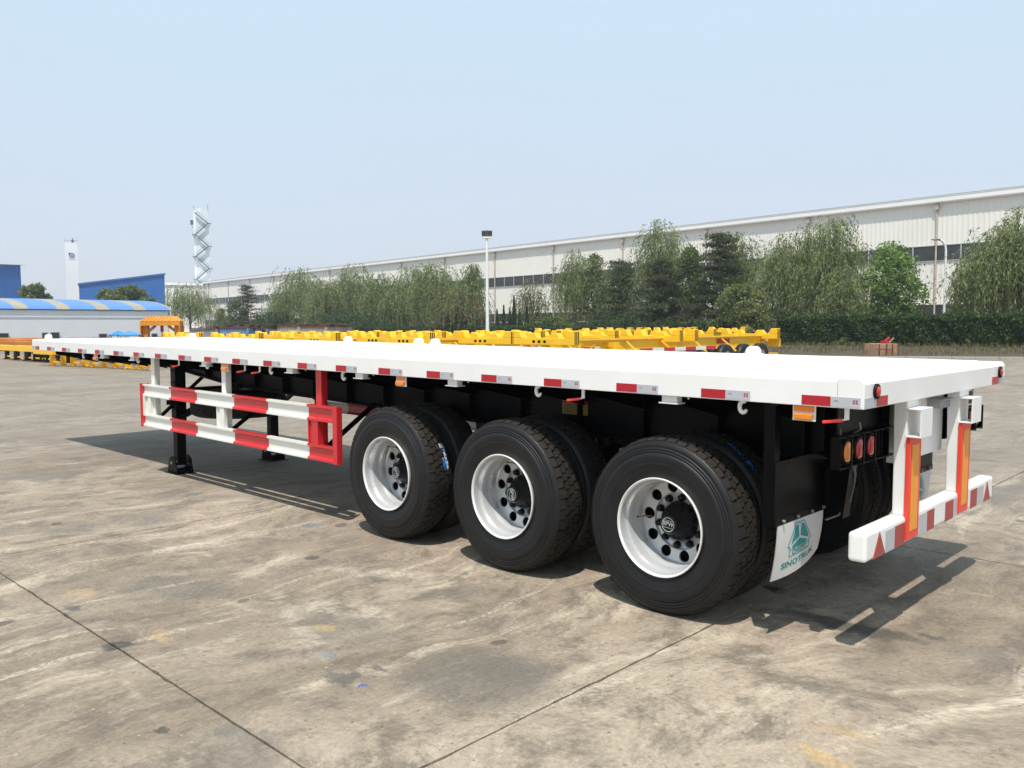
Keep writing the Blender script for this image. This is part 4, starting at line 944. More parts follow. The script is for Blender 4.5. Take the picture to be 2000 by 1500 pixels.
# white workshop with the striped vaulted roof
ws = empty('white_workshop', label='low white workshop with blue and beige striped vaulted roof at the left', cat='building')
p1, p0 = atg(329, 113), atg(-330, 85); v = p1-p0; Lw = v.length; v.normalize(); ws.location = (p0.x, p0.y, 0); ws.rotation_euler = (0, 0, math.atan2(v.y, v.x))
ZE = 3.8
o = MB(); o.box(0, Lw, 0, 14, 0, ZE); o.build('wall', M['render'], ws)
o = MB(); o.box(0, Lw, -0.06, 0.0, ZE-0.9, ZE-0.05); o.build('wall_band', M['cgrey'] if False else M['render'], ws)
o = MB(); o.box(-0.5, Lw+0.4, -0.12, -0.05, ZE, ZE+0.14, 0); o.build('painted_eaves_shadow', M['blackm'], ws)  # black strip paints in the shade under the eaves
nb = int(Lw/1.55); col_i = 0
arc = [( -0.22, ZE+0.12), (0.4, ZE+0.55), (2.0, ZE+0.95), (4.0, ZE+1.28), (7.0, ZE+1.50), (10.0, ZE+1.28), (12.0, ZE+0.95), (14.0, ZE+0.45), (14.9, ZE+0.12)]
x = -0.5; k = 0
while x < Lw+0.4:
    w = 3.2 if k % 2 == 0 else 1.55; xe = min(x+w, Lw+0.5)
    o = MB(); skew = 0.0
    pts = arc; vv = [(x, a, b) for a, b in pts] + [(xe, a, b) for a, b in pts] + [(x, a, b-0.08) for a, b in pts] + [(xe, a, b-0.08) for a, b in pts]; n = len(pts)
    f = [(i, i+1, n+i+1, n+i) for i in range(n-1)] + [(3*n+i, 3*n+i+1, 2*n+i+1, 2*n+i) for i in range(n-1)] + [(0, n, 3*n, 2*n), (n-1, 3*n-1, 4*n-1, 2*n-1)] + [(i, 2*n+i, 2*n+i+1, i+1) for i in range(n-1)] + [(n+i, n+i+1, 3*n+i+1, 3*n+i) for i in range(n-1)]
    o.add(vv, f); o.build('roof_sheet', M['roofblue' if k % 2 == 0 else 'roofbeige'], ws)
    if k % 2: 
        o = MB(); o.box(x+0.05, xe-0.05, -0.20, -0.13, ZE-0.02, ZE+0.12); o.build('skylight_end', M['roofbeige'], ws)
    x = xe + 0.005; k += 1
o = MB(); o.prism([(0, ZE), (4, ZE+1.15), (7, ZE+1.38), (10, ZE+1.15), (14, ZE)], Lw-0.1, Lw+0.05, 'x'); o.build('gable', M['roofblue'], ws)
def on_ws(px):      # facade coordinate seen in pixel column px
    a = at(px, 650, 1) - cam.matrix_world.translation; c = cam.matrix_world.translation; q = Vector((p0.x, p0.y)); d2 = Vector((v.x, v.y)); r2 = Vector((a.x, a.y)); det = d2.x*(-r2.y) - d2.y*(-r2.x)
    b_ = Vector((c.x, c.y)) - q; return (b_.x*(-r2.y) - b_.y*(-r2.x))/det
for a, b, z0, z1 in ((-4, 16, 0.3, 1.05), (82, 92, 0.6, 1.05), (99, 115, 0.6, 1.08), (193, 208, 0.4, 0.85), (296, 306, 0.3, 0.8)):
    xa, xb = on_ws(a), on_ws(b); o = MB(); o.box(xa, xb, -0.08, -0.005, z0-0.6, z1, 0); o.box(xa-0.08, xb+0.08, -0.12, -0.081, z1, z1+0.09, 1); o.box(xa-0.08, xa, -0.12, -0.01, z0-0.6, z1, 1); o.build('window', [M['glass'], M['frame']], ws)

# towers
tw = empty('white_tower', label='slim plain white tower with a round blue emblem near its top', cat='tower')
dT = 200; pa = atg(146, dT); tw.location = (pa.x, pa.y, 0); tw.rotation_euler = (0, 0, math.atan2(cr.y, cr.x)+0.47)
zt = zat(146, 475, dT); wT = 22/FPX*dT
o = MB(); o.box(-wT/2, wT/2, 0, wT, 0, zt); o.build('shaft', M['towerw'], tw)
o = MB()
for x in np.linspace(-wT/2, wT/2, 5): o.box(x-0.03, x+0.03, 0, 0.06, zt, zt+0.5)
o.box(-wT/2, wT/2, 0, 0.06, zt+0.5, zt+0.56); o.build('railing', M['towerd'], tw)
o = MB(); o.box(0.1, 0.55, 0.4, 0.9, zt, zt+0.7); o.box(0.25, 0.4, 0.5, 0.7, zt+0.7, zt+1.15); o.build('roof_antenna', M['towerd'], tw)
ze = zat(146, 500, dT); o = MB(); cxl = 0.08
ring = []; K = 28
for k in range(K):
    a0_ = 2*math.pi*k/K; a1_ = 2*math.pi*(k+1)/K
    ro = lambda a: 0.60 if not (R(110) < a % (2*math.pi) < R(170)) else 0.60 + 0.26*math.sin((a % (2*math.pi)-R(110))/R(60)*math.pi)
    o.add([(cxl+ro(a0_)*math.cos(a0_), -0.04, ze+ro(a0_)*math.sin(a0_)), (cxl+ro(a1_)*math.cos(a1_), -0.04, ze+ro(a1_)*math.sin(a1_)), (cxl+0.40*math.cos(a1_), -0.04, ze+0.40*math.sin(a1_)), (cxl+0.40*math.cos(a0_), -0.04, ze+0.40*math.sin(a0_))], [(0,1,2,3)], 0)
o.disc((cxl, -0.04, ze-0.03), 0.22, 16, 'y', 0); o.box(cxl-0.75, cxl+0.75, -0.04, -0.01, ze-0.92, ze-0.82, 1); o.build('emblem', [M['logob'], M['logor']], tw)
ts = empty('stair_tower', label='tall pale tower wrapped in zigzag steel stairs above the warehouse end', cat='tower')
dT = 250; pa = atg(400, dT); ts.location = (pa.x, pa.y, 0); ts.rotation_euler = (0, 0, math.atan2(cr.y, cr.x)+0.33)
k_ = dT/FPX; zt = zat(400, 414, dT); wT = 26*k_
o = MB(); o.box(-wT/2-0.2, wT/2, 0, wT, 0, zt, 0); o.box(-wT/2-0.1, 0.1, 0.3, wT-0.3, zt, zt+0.8, 0); o.build('shaft', M['towerp'], ts)
o = MB(); o.box(-wT/2-0.24, -wT/2+0.45, -0.03, 0.4, 0, zt); o.build('corner_panel', M['towerw'], ts)
ys = [418, 438, 460, 482, 502, 525, 546, 568]; side_ = [-1, 1, -1, 1, -1, 1, -1, 1]
zz = [zat(400, y, dT) for y in ys]
for i in range(len(ys)-1):
    xa, xb = side_[i]*wT/2*1.0, side_[i+1]*wT/2*1.0
    o = MB(); o.bar((xa*0.9, -0.7, zz[i]), (xb*0.9, -0.7, zz[i+1]), 0.5, 0.26); o.bar((xa*0.9, -1.1, zz[i]+0.9), (xb*0.9, -1.1, zz[i+1]+0.9), 0.05, 0.06); o.build('stair_flight', M['towerd'], ts)
    o = MB(); o.box(min(xb*0.85, xb*1.35), max(xb*0.85, xb*1.35), -1.2, 0.0, zz[i+1]-0.12, zz[i+1]); o.bar((xb*1.3, -0.6, zz[i+1]-0.1), (xb*1.0, 0.0, zz[i+1]-1.1), 0.08, 0.08); o.bar((xb*1.32, -1.1, zz[i+1]), (xb*1.32, -1.1, zz[i+1]+0.95), 0.05, 0.05); o.build('landing', M['towerd'], ts)
o = MB(); o.box(-wT/2-1.1, -wT/2-0.2, 0.3, 1.6, zat(400, 440, dT), zat(400, 432, dT)); o.bar((-wT/2-0.9, 0.5, zat(400, 440, dT)), (-wT/2-0.3, 0.5, zat(400, 448, dT)), 0.1, 0.1); o.build('side_box', M['towerd'], ts)
for x, y in ((-wT/2-0.1, 404), (wT/2-0.1, 401)):
    o = MB(); o.tube([(x, 0.5, zt), (x, 0.5, zat(400, y, dT))], 0.07, 6); o.build('lightning_rod', M['towerd'], ts)

# portal press, tents, containers, crate
gp_ = empty('portal_frame', label='orange steel portal press with a red cylinder, left of the willow', cat='portal frame')
dG = 56; pa = atg(318, dG); gp_.location = (pa.x, pa.y, 0); gp_.rotation_euler = (0, 0, math.atan2(cr.y, cr.x)+0.12); k_ = dG/FPX
zg = lambda y: zat(318, y, dG)
for s in (-1, 1):
    o = MB(); o.box(s*31*k_-6*k_, s*31*k_+6*k_, -0.2, 0.25, 0, zg(635)); o.box(*sorted((s*37*k_, s*35*k_)), -0.5, 0.6, 0, zg(636)); o.build('column', M['gantry'], gp_, bevel=0.01, seg=1)
    o = MB(); o.bar((s*25*k_, 0, zg(647)), (s*12*k_, 0, zg(636)), 0.2, 0.15); o.build('knee_brace', M['gantry'], gp_)
o = MB(); o.box(-37*k_, 37*k_, -0.45, 0.5, zg(636), zg(627)); o.build('cross_beam', M['gantry'], gp_, bevel=0.01, seg=1)
o = MB(); o.add([(-37*k_, -0.45, zg(627)), (37*k_, -0.45, zg(627)), (27*k_, 0.3, zg(618)), (-27*k_, 0.3, zg(618)), (-37*k_, 0.9, zg(627)), (37*k_, 0.9, zg(627))], [(0,1,2,3), (3,2,5,4), (0,3,4), (1,5,2), (0,4,5,1)]); o.build('top_cover', M['gantry'], gp_)
for x in np.linspace(-26, 26, 10):
    o = MB(); o.bar((x*k_*1.25, -0.48, zg(627)), (x*k_, 0.26, zg(618)+0.02), 0.05, 0.05); o.build('stiffener', M['gantry'], gp_)
o = MB(); o.tube([(0, 0, zg(636)), (0, 0, zg(648))], 0.10, 12); o.tube([(0, 0, zg(648)), (0, 0, zg(658))], 0.04, 8); o.build('cylinder', M['tred'], gp_)
for i, (px, d, hw, mm, lab) in enumerate([(233, 50, 15, 'bluep', 'light blue canopy tent, the left one of two beside the orange press'), (256, 48, 19, 'tarp', 'darker blue peaked tent between the light blue tent and the orange press')]):
    t = empty('canopy_tent', label=lab, cat='tent', group='blue canopy tents'); pa = atg(px, d); t.location = (pa.x, pa.y, 0); w = hw*d/FPX; za, zb = zat(px, 653.5, d), zat(px, 645.5, d)
    t.rotation_euler = (0, 0, math.atan2(cr.y, cr.x)+0.3)
    o = MB(); o.add([(-w, -w, za), (w, -w, za), (w, w, za), (-w, w, za), (0, 0, zb)], [(0,1,4), (1,2,4), (2,3,4), (3,0,4)]); o.add([(-w, -w, za-0.08), (w, -w, za-0.08), (w, -w, za), (-w, -w, za)], [(0,1,2,3)]); o.add([(w, -w, za-0.08), (w, w, za-0.08), (w, w, za), (w, -w, za)], [(0,1,2,3)]); o.build('canopy', M[mm], t)
    for sx, sy in ((-1,-1), (1,-1), (1,1), (-1,1)):
        o = MB(); o.box(sx*w-0.02, sx*w+0.02, sy*w-0.02, sy*w+0.02, 0, za); o.build('pole', M['blackm'], t)
def container(px0, px1, d, yt0, mm, lab, open_=False):
    t = empty('shipping_container', label=lab, cat='shipping container', group='old shipping containers behind the yellow chassis')
    p0_, p1_ = atg(px0, d), atg(px1, d*0.97); v_ = p1_-p0_; L = v_.length; v_.normalize(); t.location = (p0_.x, p0_.y, 0); t.rotation_euler = (0, 0, math.atan2(v_.y, v_.x)); z = zat((px0+px1)/2, yt0, d)
    o = MB(); n = int(L/0.3); pts = []
    for i in range(n):
        x = L*i/n; pts += [(x, 0.0), (x+0.10, 0.0), (x+0.15, 0.05), (x+0.25, 0.05)]
    pts += [(L, 0.0), (L, 2.4), (0, 2.4)]; o.prism(pts, 0.1, z-0.08, 'z'); o.build('corrugated_wall', M[mm], t)
    o = MB(); o.box(-0.05, L+0.05, -0.06, 2.45, z-0.06, z+0.02, 0); o.box(0, L, -0.03, 0.03, 0, 0.15, 0); o.build('top_frame', M['rust'], t)
    for x in (0.0, L): 
        o = MB(); o.box(x-0.07, x+0.07, -0.07, 0.07, 0, z-0.085); o.build('corner_post', M[mm], t)
    if open_:
        o = MB(); o.box(L*0.62, L*0.98, -0.06, -0.02, 0.15, z-0.2); o.build('doorway_shade_panel', M['blackm'], t)  # flat black panel stands for the shade inside the doorway
    rs = random.Random(int(px0)); 
    o = MB()
    for k in range(9):
        x = rs.uniform(0, L*0.85); o.bar((x, rs.uniform(0, 1), z+0.06), (x+rs.uniform(0.4, 1.6), rs.uniform(0, 2), z+0.10+rs.uniform(0, 0.12)), 0.3, 0.03)
    o.build('roof_debris', M['rust'], t, kind='stuff')
container(373, 425, 70, 641, 'cgrey', 'grey corrugated container, leftmost of the old containers behind the deck')
container(426, 486, 68, 639, 'cblue', 'light blue corrugated container with debris on top', False)
container(487, 522, 67, 640, 'cblue', 'blue container with its doorway shade painted as a black panel', True)
container(527, 585, 66, 636, 'cbeige', 'beige container with dark roof frame, left of its twin')
container(587, 638, 64, 637, 'cbeige', 'beige container at the right end of the container row')
cr_ = empty('wooden_crate', label='square plywood crate with red tool on top, in front of the tall hedge', cat='crate')
dC = 42; pa = atg(1720, dC); cr_.location = (pa.x, pa.y, 0); cr_.rotation_euler = (0, 0, math.atan2(cr.y, cr.x)+0.35); zc = zat(1720, 671, dC); w = 0.60
o = MB(); o.box(-w, w, -0.45, 0.45, 0.04, zc); o.build('box', M['wood'], cr_, bevel=0.01, seg=1)
for x in (-w, -w*0.25, w*0.35, w-0.03):
    o = MB(); o.box(x, x+0.05, -0.53, -0.501, 0.08, zc); o.build('batten', M['rust'], cr_)
o = MB(); o.box(-w-0.25, 0.2, -0.62, -0.58, zc-0.28, zc-0.24); o.box(-w*0.4, -w*0.3, -0.6, -0.56, 0.0, zc-0.25); o.build('trestle', M['rust'], cr_)
tl = empty('red_tool', label='small red power tool lying on the plywood crate', cat='tool'); tl.location = cr_.location + Vector((0, 0, zc)); tl.rotation_euler = cr_.rotation_euler
o = MB(); o.box(0.05, 0.32, -0.2, 0.1, 0.0, 0.14); o.bar((0.15, -0.1, 0.1), (0.42, -0.1, 0.30), 0.08, 0.08); o.build('body', M['tred'], tl); o = MB(); o.bar((0.45, 0, 0.0), (0.8, 0, 0.28), 0.05, 0.04); o.build('handle', M['wood'], tl)

# lamps
fl_ = empty('floodlight_mast', label='tall white mast carrying two floodlights, rising behind the yellow chassis', cat='floodlight')
dF = 58; pa = atg(952.5, dF); fl_.location = (pa.x, pa.y, 0); fl_.rotation_euler = (0, 0, math.atan2(cr.y, cr.x)); zf = zat(952, 467, dF)
o = MB(); o.tube([(0, 0, 0), (0, 0, zf)], [0.13, 0.085], 14); o.build('pole', M['white'], fl_)
o = MB(); o.box(-0.30, 0.30, -0.15, 0.15, zf, zf+0.10); o.build('bracket', M['white'], fl_)
for x, rz_ in ((-0.16, -0.3), (0.17, 0.35)):
    o = MB(); o.prism([(-0.13, 0.12), (-0.17, 0.50), (0.10, 0.54), (0.16, 0.14)], -0.15, 0.15, 'x', 0); o.add([(-0.13, -0.135, 0.15), (0.13, -0.135, 0.15), (0.13, -0.172, 0.47), (-0.13, -0.172, 0.47)], [(0,1,2,3)], 1)
    q = o.build('floodlight', [M['lampgrey'], M['glass']], fl_, bevel=0.01, seg=1); q.location = (x, 0, zf); q.rotation_euler = (0, 0, rz_)
def street_lamp(px, d, ytop, arm_px, lab):
    t = empty('street_lamp', label=lab, cat='street lamp', group='curved arm street lamps'); pa = atg(px, d); t.location = (pa.x, pa.y, 0); t.rotation_euler = (0, 0, math.atan2(cr.y, cr.x)); z = zat(px, ytop, d); a = arm_px*d/FPX
    hz_ = min(z*0.15, a*1.6); pts = [(0, 0, 0), (0, 0, z*0.5), (0, 0, z-hz_)] + [(-a*0.85*(1-math.cos(u)), 0, z-hz_ + (hz_-0.1)*math.sin(u)) for u in np.linspace(0.2, 1.57, 9)]
    o = MB(); o.tube(pts, [0.11] + [0.075]*(len(pts)-1), 10); o.build('pole', M['white'], t)
    o = MB(); e = pts[-1]; o.lathe([(-0.0, 0.0), (0.02, 0.09), (0.25, 0.15), (0.55, 0.13), (0.72, 0.0)], (0, 0, 0), 14, 'x'); q = o.build('lamp_head', M['lampgrey'], t); q.location = (e[0]-0.55, 0, e[2]+0.02); q.scale = (1, 1, 0.45)
street_lamp(1842, 60, 467, 16, 'white street lamp with curved arm in front of the warehouse at the right')
street_lamp(532, 165, 573, 13, 'small distant street lamp poking out of the trees at the left')

# ------------------------------------------------------------ planting
def verge():
    o = MB(); A = [atg(2300, 46.5 - 0), atg(1962, 38.5)]; 
    return
def strip_pts(o_off, s0, s1): return wl(s0, o_off), wl(s1, o_off)
# grass verge with kerb, parallel to the warehouse
OF_H = 25.6     # hedge line offset from facade
kA = atg(2300, 37.5); kB = atg(1960, 39.5); kd = (kB-kA).normalized(); kE = kA + kd*110
hA, hE = wl(-60, OF_H-3), wl(130, OF_H-3)
o = MB(); v = []; f = []; n = 60; rs = random.Random(5)
for i in range(n+1):
    a = (kA - kd*25).lerp(kE, i/n); b = wl(-60, OF_H-4).lerp(wl(150, OF_H-4), i/n)
    for j in range(7):
        p = a.lerp(b, j/6); z = 0.13 + (0.22*math.sin(j/6*math.pi) + rs.uniform(-.03, .05) if 0 < j < 6 else 0); v.append((p.x, p.y, z))
for i in range(n):
    for j in range(6): f.append((i*7+j, (i+1)*7+j, (i+1)*7+j+1, i*7+j+1))
o.add(v, f, 0, True); vg = o.build('grass_verge', M['soil'], kind='structure')
o = MB(); a = kA - kd*25; L_k = (kE-a).length; nrm = Vector((-kd.y, kd.x, 0)); 
if nrm.dot(Vector((CP.x, CP.y, 0))-a) < 0: nrm = -nrm
n = int(L_k/1.0); kb0 = None
for i in range(n):
    p = a + kd*(L_k*i/n)
    if kb0 is None:
        q = MB(); q.box(0.005, L_k/n-0.005, -0.12, 0.0, -0.02, 0.14); kb0 = q.build('kerb_stone', M['kerb'], vg, bevel=0.015, seg=1); k_o = kb0
    else: k_o = kb0.copy(); COL.objects.link(k_o)
    k_o.location = p + nrm*0.13; k_o.rotation_euler = (0, 0, math.atan2(kd.y, kd.x))
def leaf_quads(P, N_dir, U_dir, ln, wd):
    """P (n,3) centres, U_dir long direction, N_dir width direction"""
    U = U_dir*ln[:, None]*0.5; W = N_dir*wd[:, None]*0.5
    return np.stack([P-U-W*0.4, P-U*0.1+W*-1, P+U, P-U*0.1+W], 1)
def runit(n):
    v = rng.normal(size=(n, 3)); return v/np.linalg.norm(v, axis=1, keepdims=True)
def perp(U):
    r = runit(len(U)); w = np.cross(U, r); return w/np.maximum(1e-6, np.linalg.norm(w, axis=1, keepdims=True))
# dry grass on the verge
def grass(n, mats, lo, hi, name, cond=None):
    t = rng.uniform(0, 1, n)**1.6; w = rng.uniform(0.03, 0.97, n)
    A = np.array(kA - kd*25); B = np.array(kE); C = np.array(wl(-60, OF_H-4)); D = np.array(wl(150, OF_H-4))
    P = (A+(B-A)*t[:, None])*(1-w[:, None]) + (C+(D-C)*t[:, None])*w[:, None]
    clump = np.sin(P[:, 0]*1.7)*np.sin(P[:, 1]*2.3+1) + rng.normal(0, .4, n); P = P[clump > -0.2]; n = len(P)
    h = rng.uniform(lo, hi, n); P[:, 2] = 0.13 + 0.2*np.sin(w[clump > -0.2]*math.pi) + h/2
    U = np.stack([rng.normal(0, .35, n), rng.normal(0, .35, n), np.ones(n)], 1); U /= np.linalg.norm(U, axis=1, keepdims=True)
    V = leaf_quads(P, perp(U), U, h, rng.uniform(.02, .05, n)); quads_obj(name, V, rng.integers(0, len(mats), n), mats, kind='stuff', label='patchy dry and green grass on the verge in front of the hedge', cat='grass')
grass(60000, [M['dry1'], M['dry2'], M['dry3']], 0.10, 0.38, 'dry_grass')

def hedge(px0, px1, off, h, dep, lab, n, name='hedge'):
    t = empty(name, label=lab, cat='hedge', group='clipped hedges along the yard edge')
    s0, s1 = s_at(px0, off), s_at(px1, off); a, b = wl(s0, off), wl(s1, off); d = (b-a); L = d.length; d.normalize(); t.location = a; t.rotation_euler = (0, 0, math.atan2(d.y, d.x))
    nx = max(8, int(L/0.8)); o = MB(); v = []; f = []; rs = random.Random(int(px0))
    pr = [(0.0, -dep/2+.2), (h*0.5, -dep/2+0.18), (h-0.25, -dep/2+0.22), (h-0.22, dep/2-.2), (0, dep/2-.2)]
    for i in range(nx+1):
        bz = 0.05*math.sin(i*0.7)+rs.uniform(-.04, .04)
        for z, y in pr: v.append((L*i/nx, y+rs.uniform(-.06, .06), z + (bz if z > h*0.6 else 0)))
    for i in range(nx):
        for j in range(4): f.append((i*5+j, (i+1)*5+j, (i+1)*5+j+1, i*5+j+1))
    o.add(v, f); o.build('branch_mass', M['hed2'], t)
    m_ = int(n*0.72); s = rng.uniform(0, L, n); y = np.empty(n); z = np.empty(n)
    side = rng.random(n) < 0.36; y[:] = rng.choice([-1, 1], n)*dep/2; z[:] = rng.uniform(0.05, h, n); y[side] = rng.uniform(-dep/2, dep/2, side.sum()); z[side] = h
    bump = 0.09*np.sin(s*1.9+z*2)+0.06*np.sin(s*5.1+y*3+z*4); z = np.where(side, h+bump*0.7, z); y = y + np.sign(y)*bump*~side
    P = np.stack([s, y, z], 1) + rng.normal(0, .07, (n, 3)); U = runit(n); U[:, 2] = np.abs(U[:, 2])+0.3; U /= np.linalg.norm(U, axis=1, keepdims=True)
    V = leaf_quads(P, perp(U), U, rng.uniform(.12, .26, n), rng.uniform(.07, .15, n)); quads_obj('leaves', V, rng.choice(3, n, p=[.5, .3, .2]), [M['hed1'], M['hed2'], M['hed3']], t, kind='stuff')
hedge(1528, 2080, 25.6, 2.05, 1.6, 'tall dark green clipped hedge at the right, behind the plywood crate', 100000)
hedge(1320, 1420, 25.2, 1.75, 1.4, 'short dark hedge block behind the yellow chassis, left of the tall hedge', 16000)
hedge(640, 1312, 25.0, 1.45, 1.3, 'long low green hedge behind the yellow chassis at the centre', 90000)

def tree_root(name, px, off, lab, cat='tree', group='trees along the warehouse front'):
    s = s_at(px, off); t = empty(name, label=lab, cat=cat, group=group); t.location = wl(s, off); t.rotation_euler = (0, 0, rng.uniform(0, 6.28)); return t, s
def depth_of(px, off): s = s_at(px, off); return (FO + FD*s + FN*off).y
def trunk_limbs(t, H, R0, tips, lean=0.0, fork=0.22):
    o = MB(); r0 = 0.014*H+0.06; o.tube([(0, 0, 0), (lean*.3, 0, H*fork*0.6), (lean*.6, 0, H*fork), (lean, 0, H*0.55)], [r0*1.3, r0, r0*0.9, r0*0.5], 8)
    for k, p in enumerate(tips):
        b = Vector((lean*0.6*(1+k % 3*0.2), 0, H*(fork+0.05*(k % 5)))); c = b.lerp(Vector(p), 0.5) + Vector((0, 0, H*0.06)); o.tube([b, c, p], [r0*0.45, r0*0.28, r0*0.08], 5)
    o.build('trunk', M['bark'], t)
def willow(px, top, hw, off, lab, n_str=330, mats=('wil1', 'wil2', 'wil3'), sparse=1.0, bottom=0.12, name='willow_tree', flat=0.0):
    t, s = tree_root(name, px, off, lab); d = depth_of(px, off); H = max(3, zat(px, top, d)); Rr = hw*d/FPX*1.28; n_str = int(n_str*1.42)
    nl = int(17); tips = []
    for k in range(nl):
        a = k*2.399 + rng.uniform(-.3, .3); f = ((k+0.5)/nl)**0.6; rr = Rr*0.72*f; z = H*(0.97 - 0.40*f**1.4 + rng.uniform(-.13, .07)); tips.append((rr*math.cos(a), rr*math.sin(a), z))
    tips[0] = (rng.uniform(-.3, .3)*Rr, 0, H*0.93)
    trunk_limbs(t, H, Rr, tips)
    tips = np.array(tips); n_str = int(n_str*sparse); ti = rng.integers(0, nl, n_str); root = tips[ti] + rng.normal(0, 1, (n_str, 3))*np.array([Rr*.17, Rr*.17, H*.05])
    u = rng.uniform(0, 1, (n_str, 1)); base = np.array([0, 0, H*0.5]); inner = rng.random(n_str) < 0.35; root[inner] = (base + (root-base)*(0.35+0.6*u))[inner]
    root[:, 2] = np.minimum(root[:, 2], H*0.985)
    out = root[:, :2].copy(); ln_ = np.linalg.norm(out, axis=1, keepdims=True)+.01; out = out/ln_ + rng.normal(0, .5, (n_str, 2))
    Ls = rng.uniform(0.16, 0.46, n_str)*H; Ls = np.minimum(Ls, root[:, 2]-H*bottom*rng.uniform(.6, 1.4, n_str)); Ls = np.maximum(Ls, 0.5)
    reach = rng.uniform(.3, 1.0, n_str)*min(1.3, Rr*0.35)
    PS = []; US = []
    step = 0.13 if d < 90 else 0.17
    for i in range(n_str):
        m = int(Ls[i]/step)+3; q = np.linspace(0, 1, m); x = root[i, 0] + out[i, 0]*reach[i]*(1-(1-q)**2.2); y = root[i, 1] + out[i, 1]*reach[i]*(1-(1-q)**2.2)
        z = root[i, 2] + 0.35*np.sin(np.minimum(q*5, math.pi))*0.6 - Ls[i]*q**1.15
        p = np.stack([x, y, z], 1); tg = np.gradient(p, axis=0); tg /= np.linalg.norm(tg, axis=1, keepdims=True)+1e-6; p += rng.normal(0, .07, p.shape); PS.append(p); US.append(tg)
    P = np.concatenate(PS); U = np.concatenate(US); n = len(P); U = U + rng.normal(0, .38, (n, 3)); U /= np.linalg.norm(U, axis=1, keepdims=True)
    sc = 1.0 if d < 90 else 1.35
    V = leaf_quads(P, perp(U), U, rng.uniform(.18, .38, n)*sc, rng.uniform(.045, .09, n)*sc)
    mi = np.repeat(rng.choice(3, n_str, p=[.5, .28, .22]), [len(p) for p in PS]); flip = rng.random(n) < .25; mi[flip] = rng.integers(0, 3, flip.sum())
    quads_obj('crown', V, mi, [M[k] for k in mats], t)
def broad(px, top, hw, off, lab, n=9000, mats=('bro1', 'bro2', 'bro3'), leaf=.2, name='broadleaf_tree', lobes=16, low=0.1, cat='tree', trunk=True, shape=1.0):
    t, s = tree_root(name, px, off, lab, cat); d = depth_of(px, off); H = max(0.8, zat(px, top, d)); Rr = hw*d/FPX*1.15; n = int(n*1.3)
    cs = []
    for k in range(lobes):
        a = k*2.399; f = (k+.5)/lobes; z = H*(low + (1-low)*(0.12 + 0.76*f)); prof = math.sin(math.pi*min(1, (0.15+0.85*(1-f))**shape))*0.5+0.5*(1-f)
        rr = Rr*0.95*prof*rng.uniform(.45, 1.1); cs.append((rr*math.cos(a), rr*math.sin(a), z, Rr*rng.uniform(.16, .34)))
    cs.append((0, 0, H*0.9, Rr*.25)); cs = np.array(cs)
    if trunk: trunk_limbs(t, H, Rr, [tuple(c[:3]) for c in cs[::2]], fork=max(.12, low))
    ci = rng.integers(0, len(cs), n); dirs = runit(n); rad = cs[ci, 3]*(rng.uniform(.35, 1.08, n)**.6 + np.abs(rng.normal(0, .24, n)))
    P = cs[ci, :3] + dirs*rad[:, None]*np.array([1, 1, min(1.1, H*(1-low)/Rr*0.5)]); P[:, 2] = np.clip(P[:, 2], 0.15, H*1.0)
    U = runit(n); V = leaf_quads(P, perp(U), U, rng.uniform(.7, 1.4, n)*leaf, rng.uniform(.5, .9, n)*leaf)
    lobe_m = rng.choice(3, len(cs), p=[.5, .25, .25]); mi = lobe_m[ci]; fl = rng.random(n) < .35; mi[fl] = rng.integers(0, 3, fl.sum()); quads_obj('crown', V, mi, [M[k] for k in mats], t)
def pine(px, top, hw, off, lab, n=11000, mats=('pin1', 'pin2', 'pin3'), low=.06):
    t, s = tree_root('pine_tree', px, off, lab); d = depth_of(px, off); H = zat(px, top, d); Rr = hw*d/FPX*1.25; n = int(n*1.5); o = MB(); o.tube([(0, 0, 0), (0.1, 0, H*.5), (0, 0, H*.97)], [0.16, 0.11, 0.03], 8); tips = []
    nb = 34
    for k in range(nb):
        f = (k+.5)/nb; z = H*(low+(0.95-low)*f); a = k*2.399+rng.uniform(-.3, .3); rr = Rr*(1.12-0.9*f**1.15)*rng.uniform(.5, 1.15); e = Vector((rr*math.cos(a), rr*math.sin(a), z+rr*0.12)); o.tube([(0, 0, z), e*0.5+Vector((0, 0, z*0.5-0.05)), e], [.045, .03, .01], 4, cap=False); tips.append((z, e))
    o.build('trunk', M['bark'], t); per = n//nb; PS = []; mi = []
    for z, e in tips:
        q = rng.uniform(.25, 1.05, per); c = np.array([0, 0, z]) + (np.array(e)-np.array([0, 0, z]))*q[:, None]; cl = np.round(q*5)/5; sp_ = 0.10+0.16*np.array(e).__abs__().max()/max(Rr, .1)
        c = np.array([0, 0, z]) + (np.array(e)-np.array([0, 0, z]))*(0.45*q+0.55*cl)[:, None]; PS.append(c + rng.normal(0, 1, (per, 3))*np.array([.30, .30, .085])*(0.5+1.0*(cl[:, None] > .45))); mi.append(np.where(rng.random(per) < .7, rng.choice(3, p=[.55, .3, .15]), rng.integers(0, 3, per)))
    P = np.concatenate(PS); m = len(P); U = runit(m); U[:, 2] = np.abs(U[:, 2])*0.8+.2; U /= np.linalg.norm(U, axis=1, keepdims=True)
    V = leaf_quads(P, perp(U), U, rng.uniform(.16, .34, m), rng.uniform(.05, .10, m)); quads_obj('crown', V, np.concatenate(mi), [M[k] for k in mats], t)
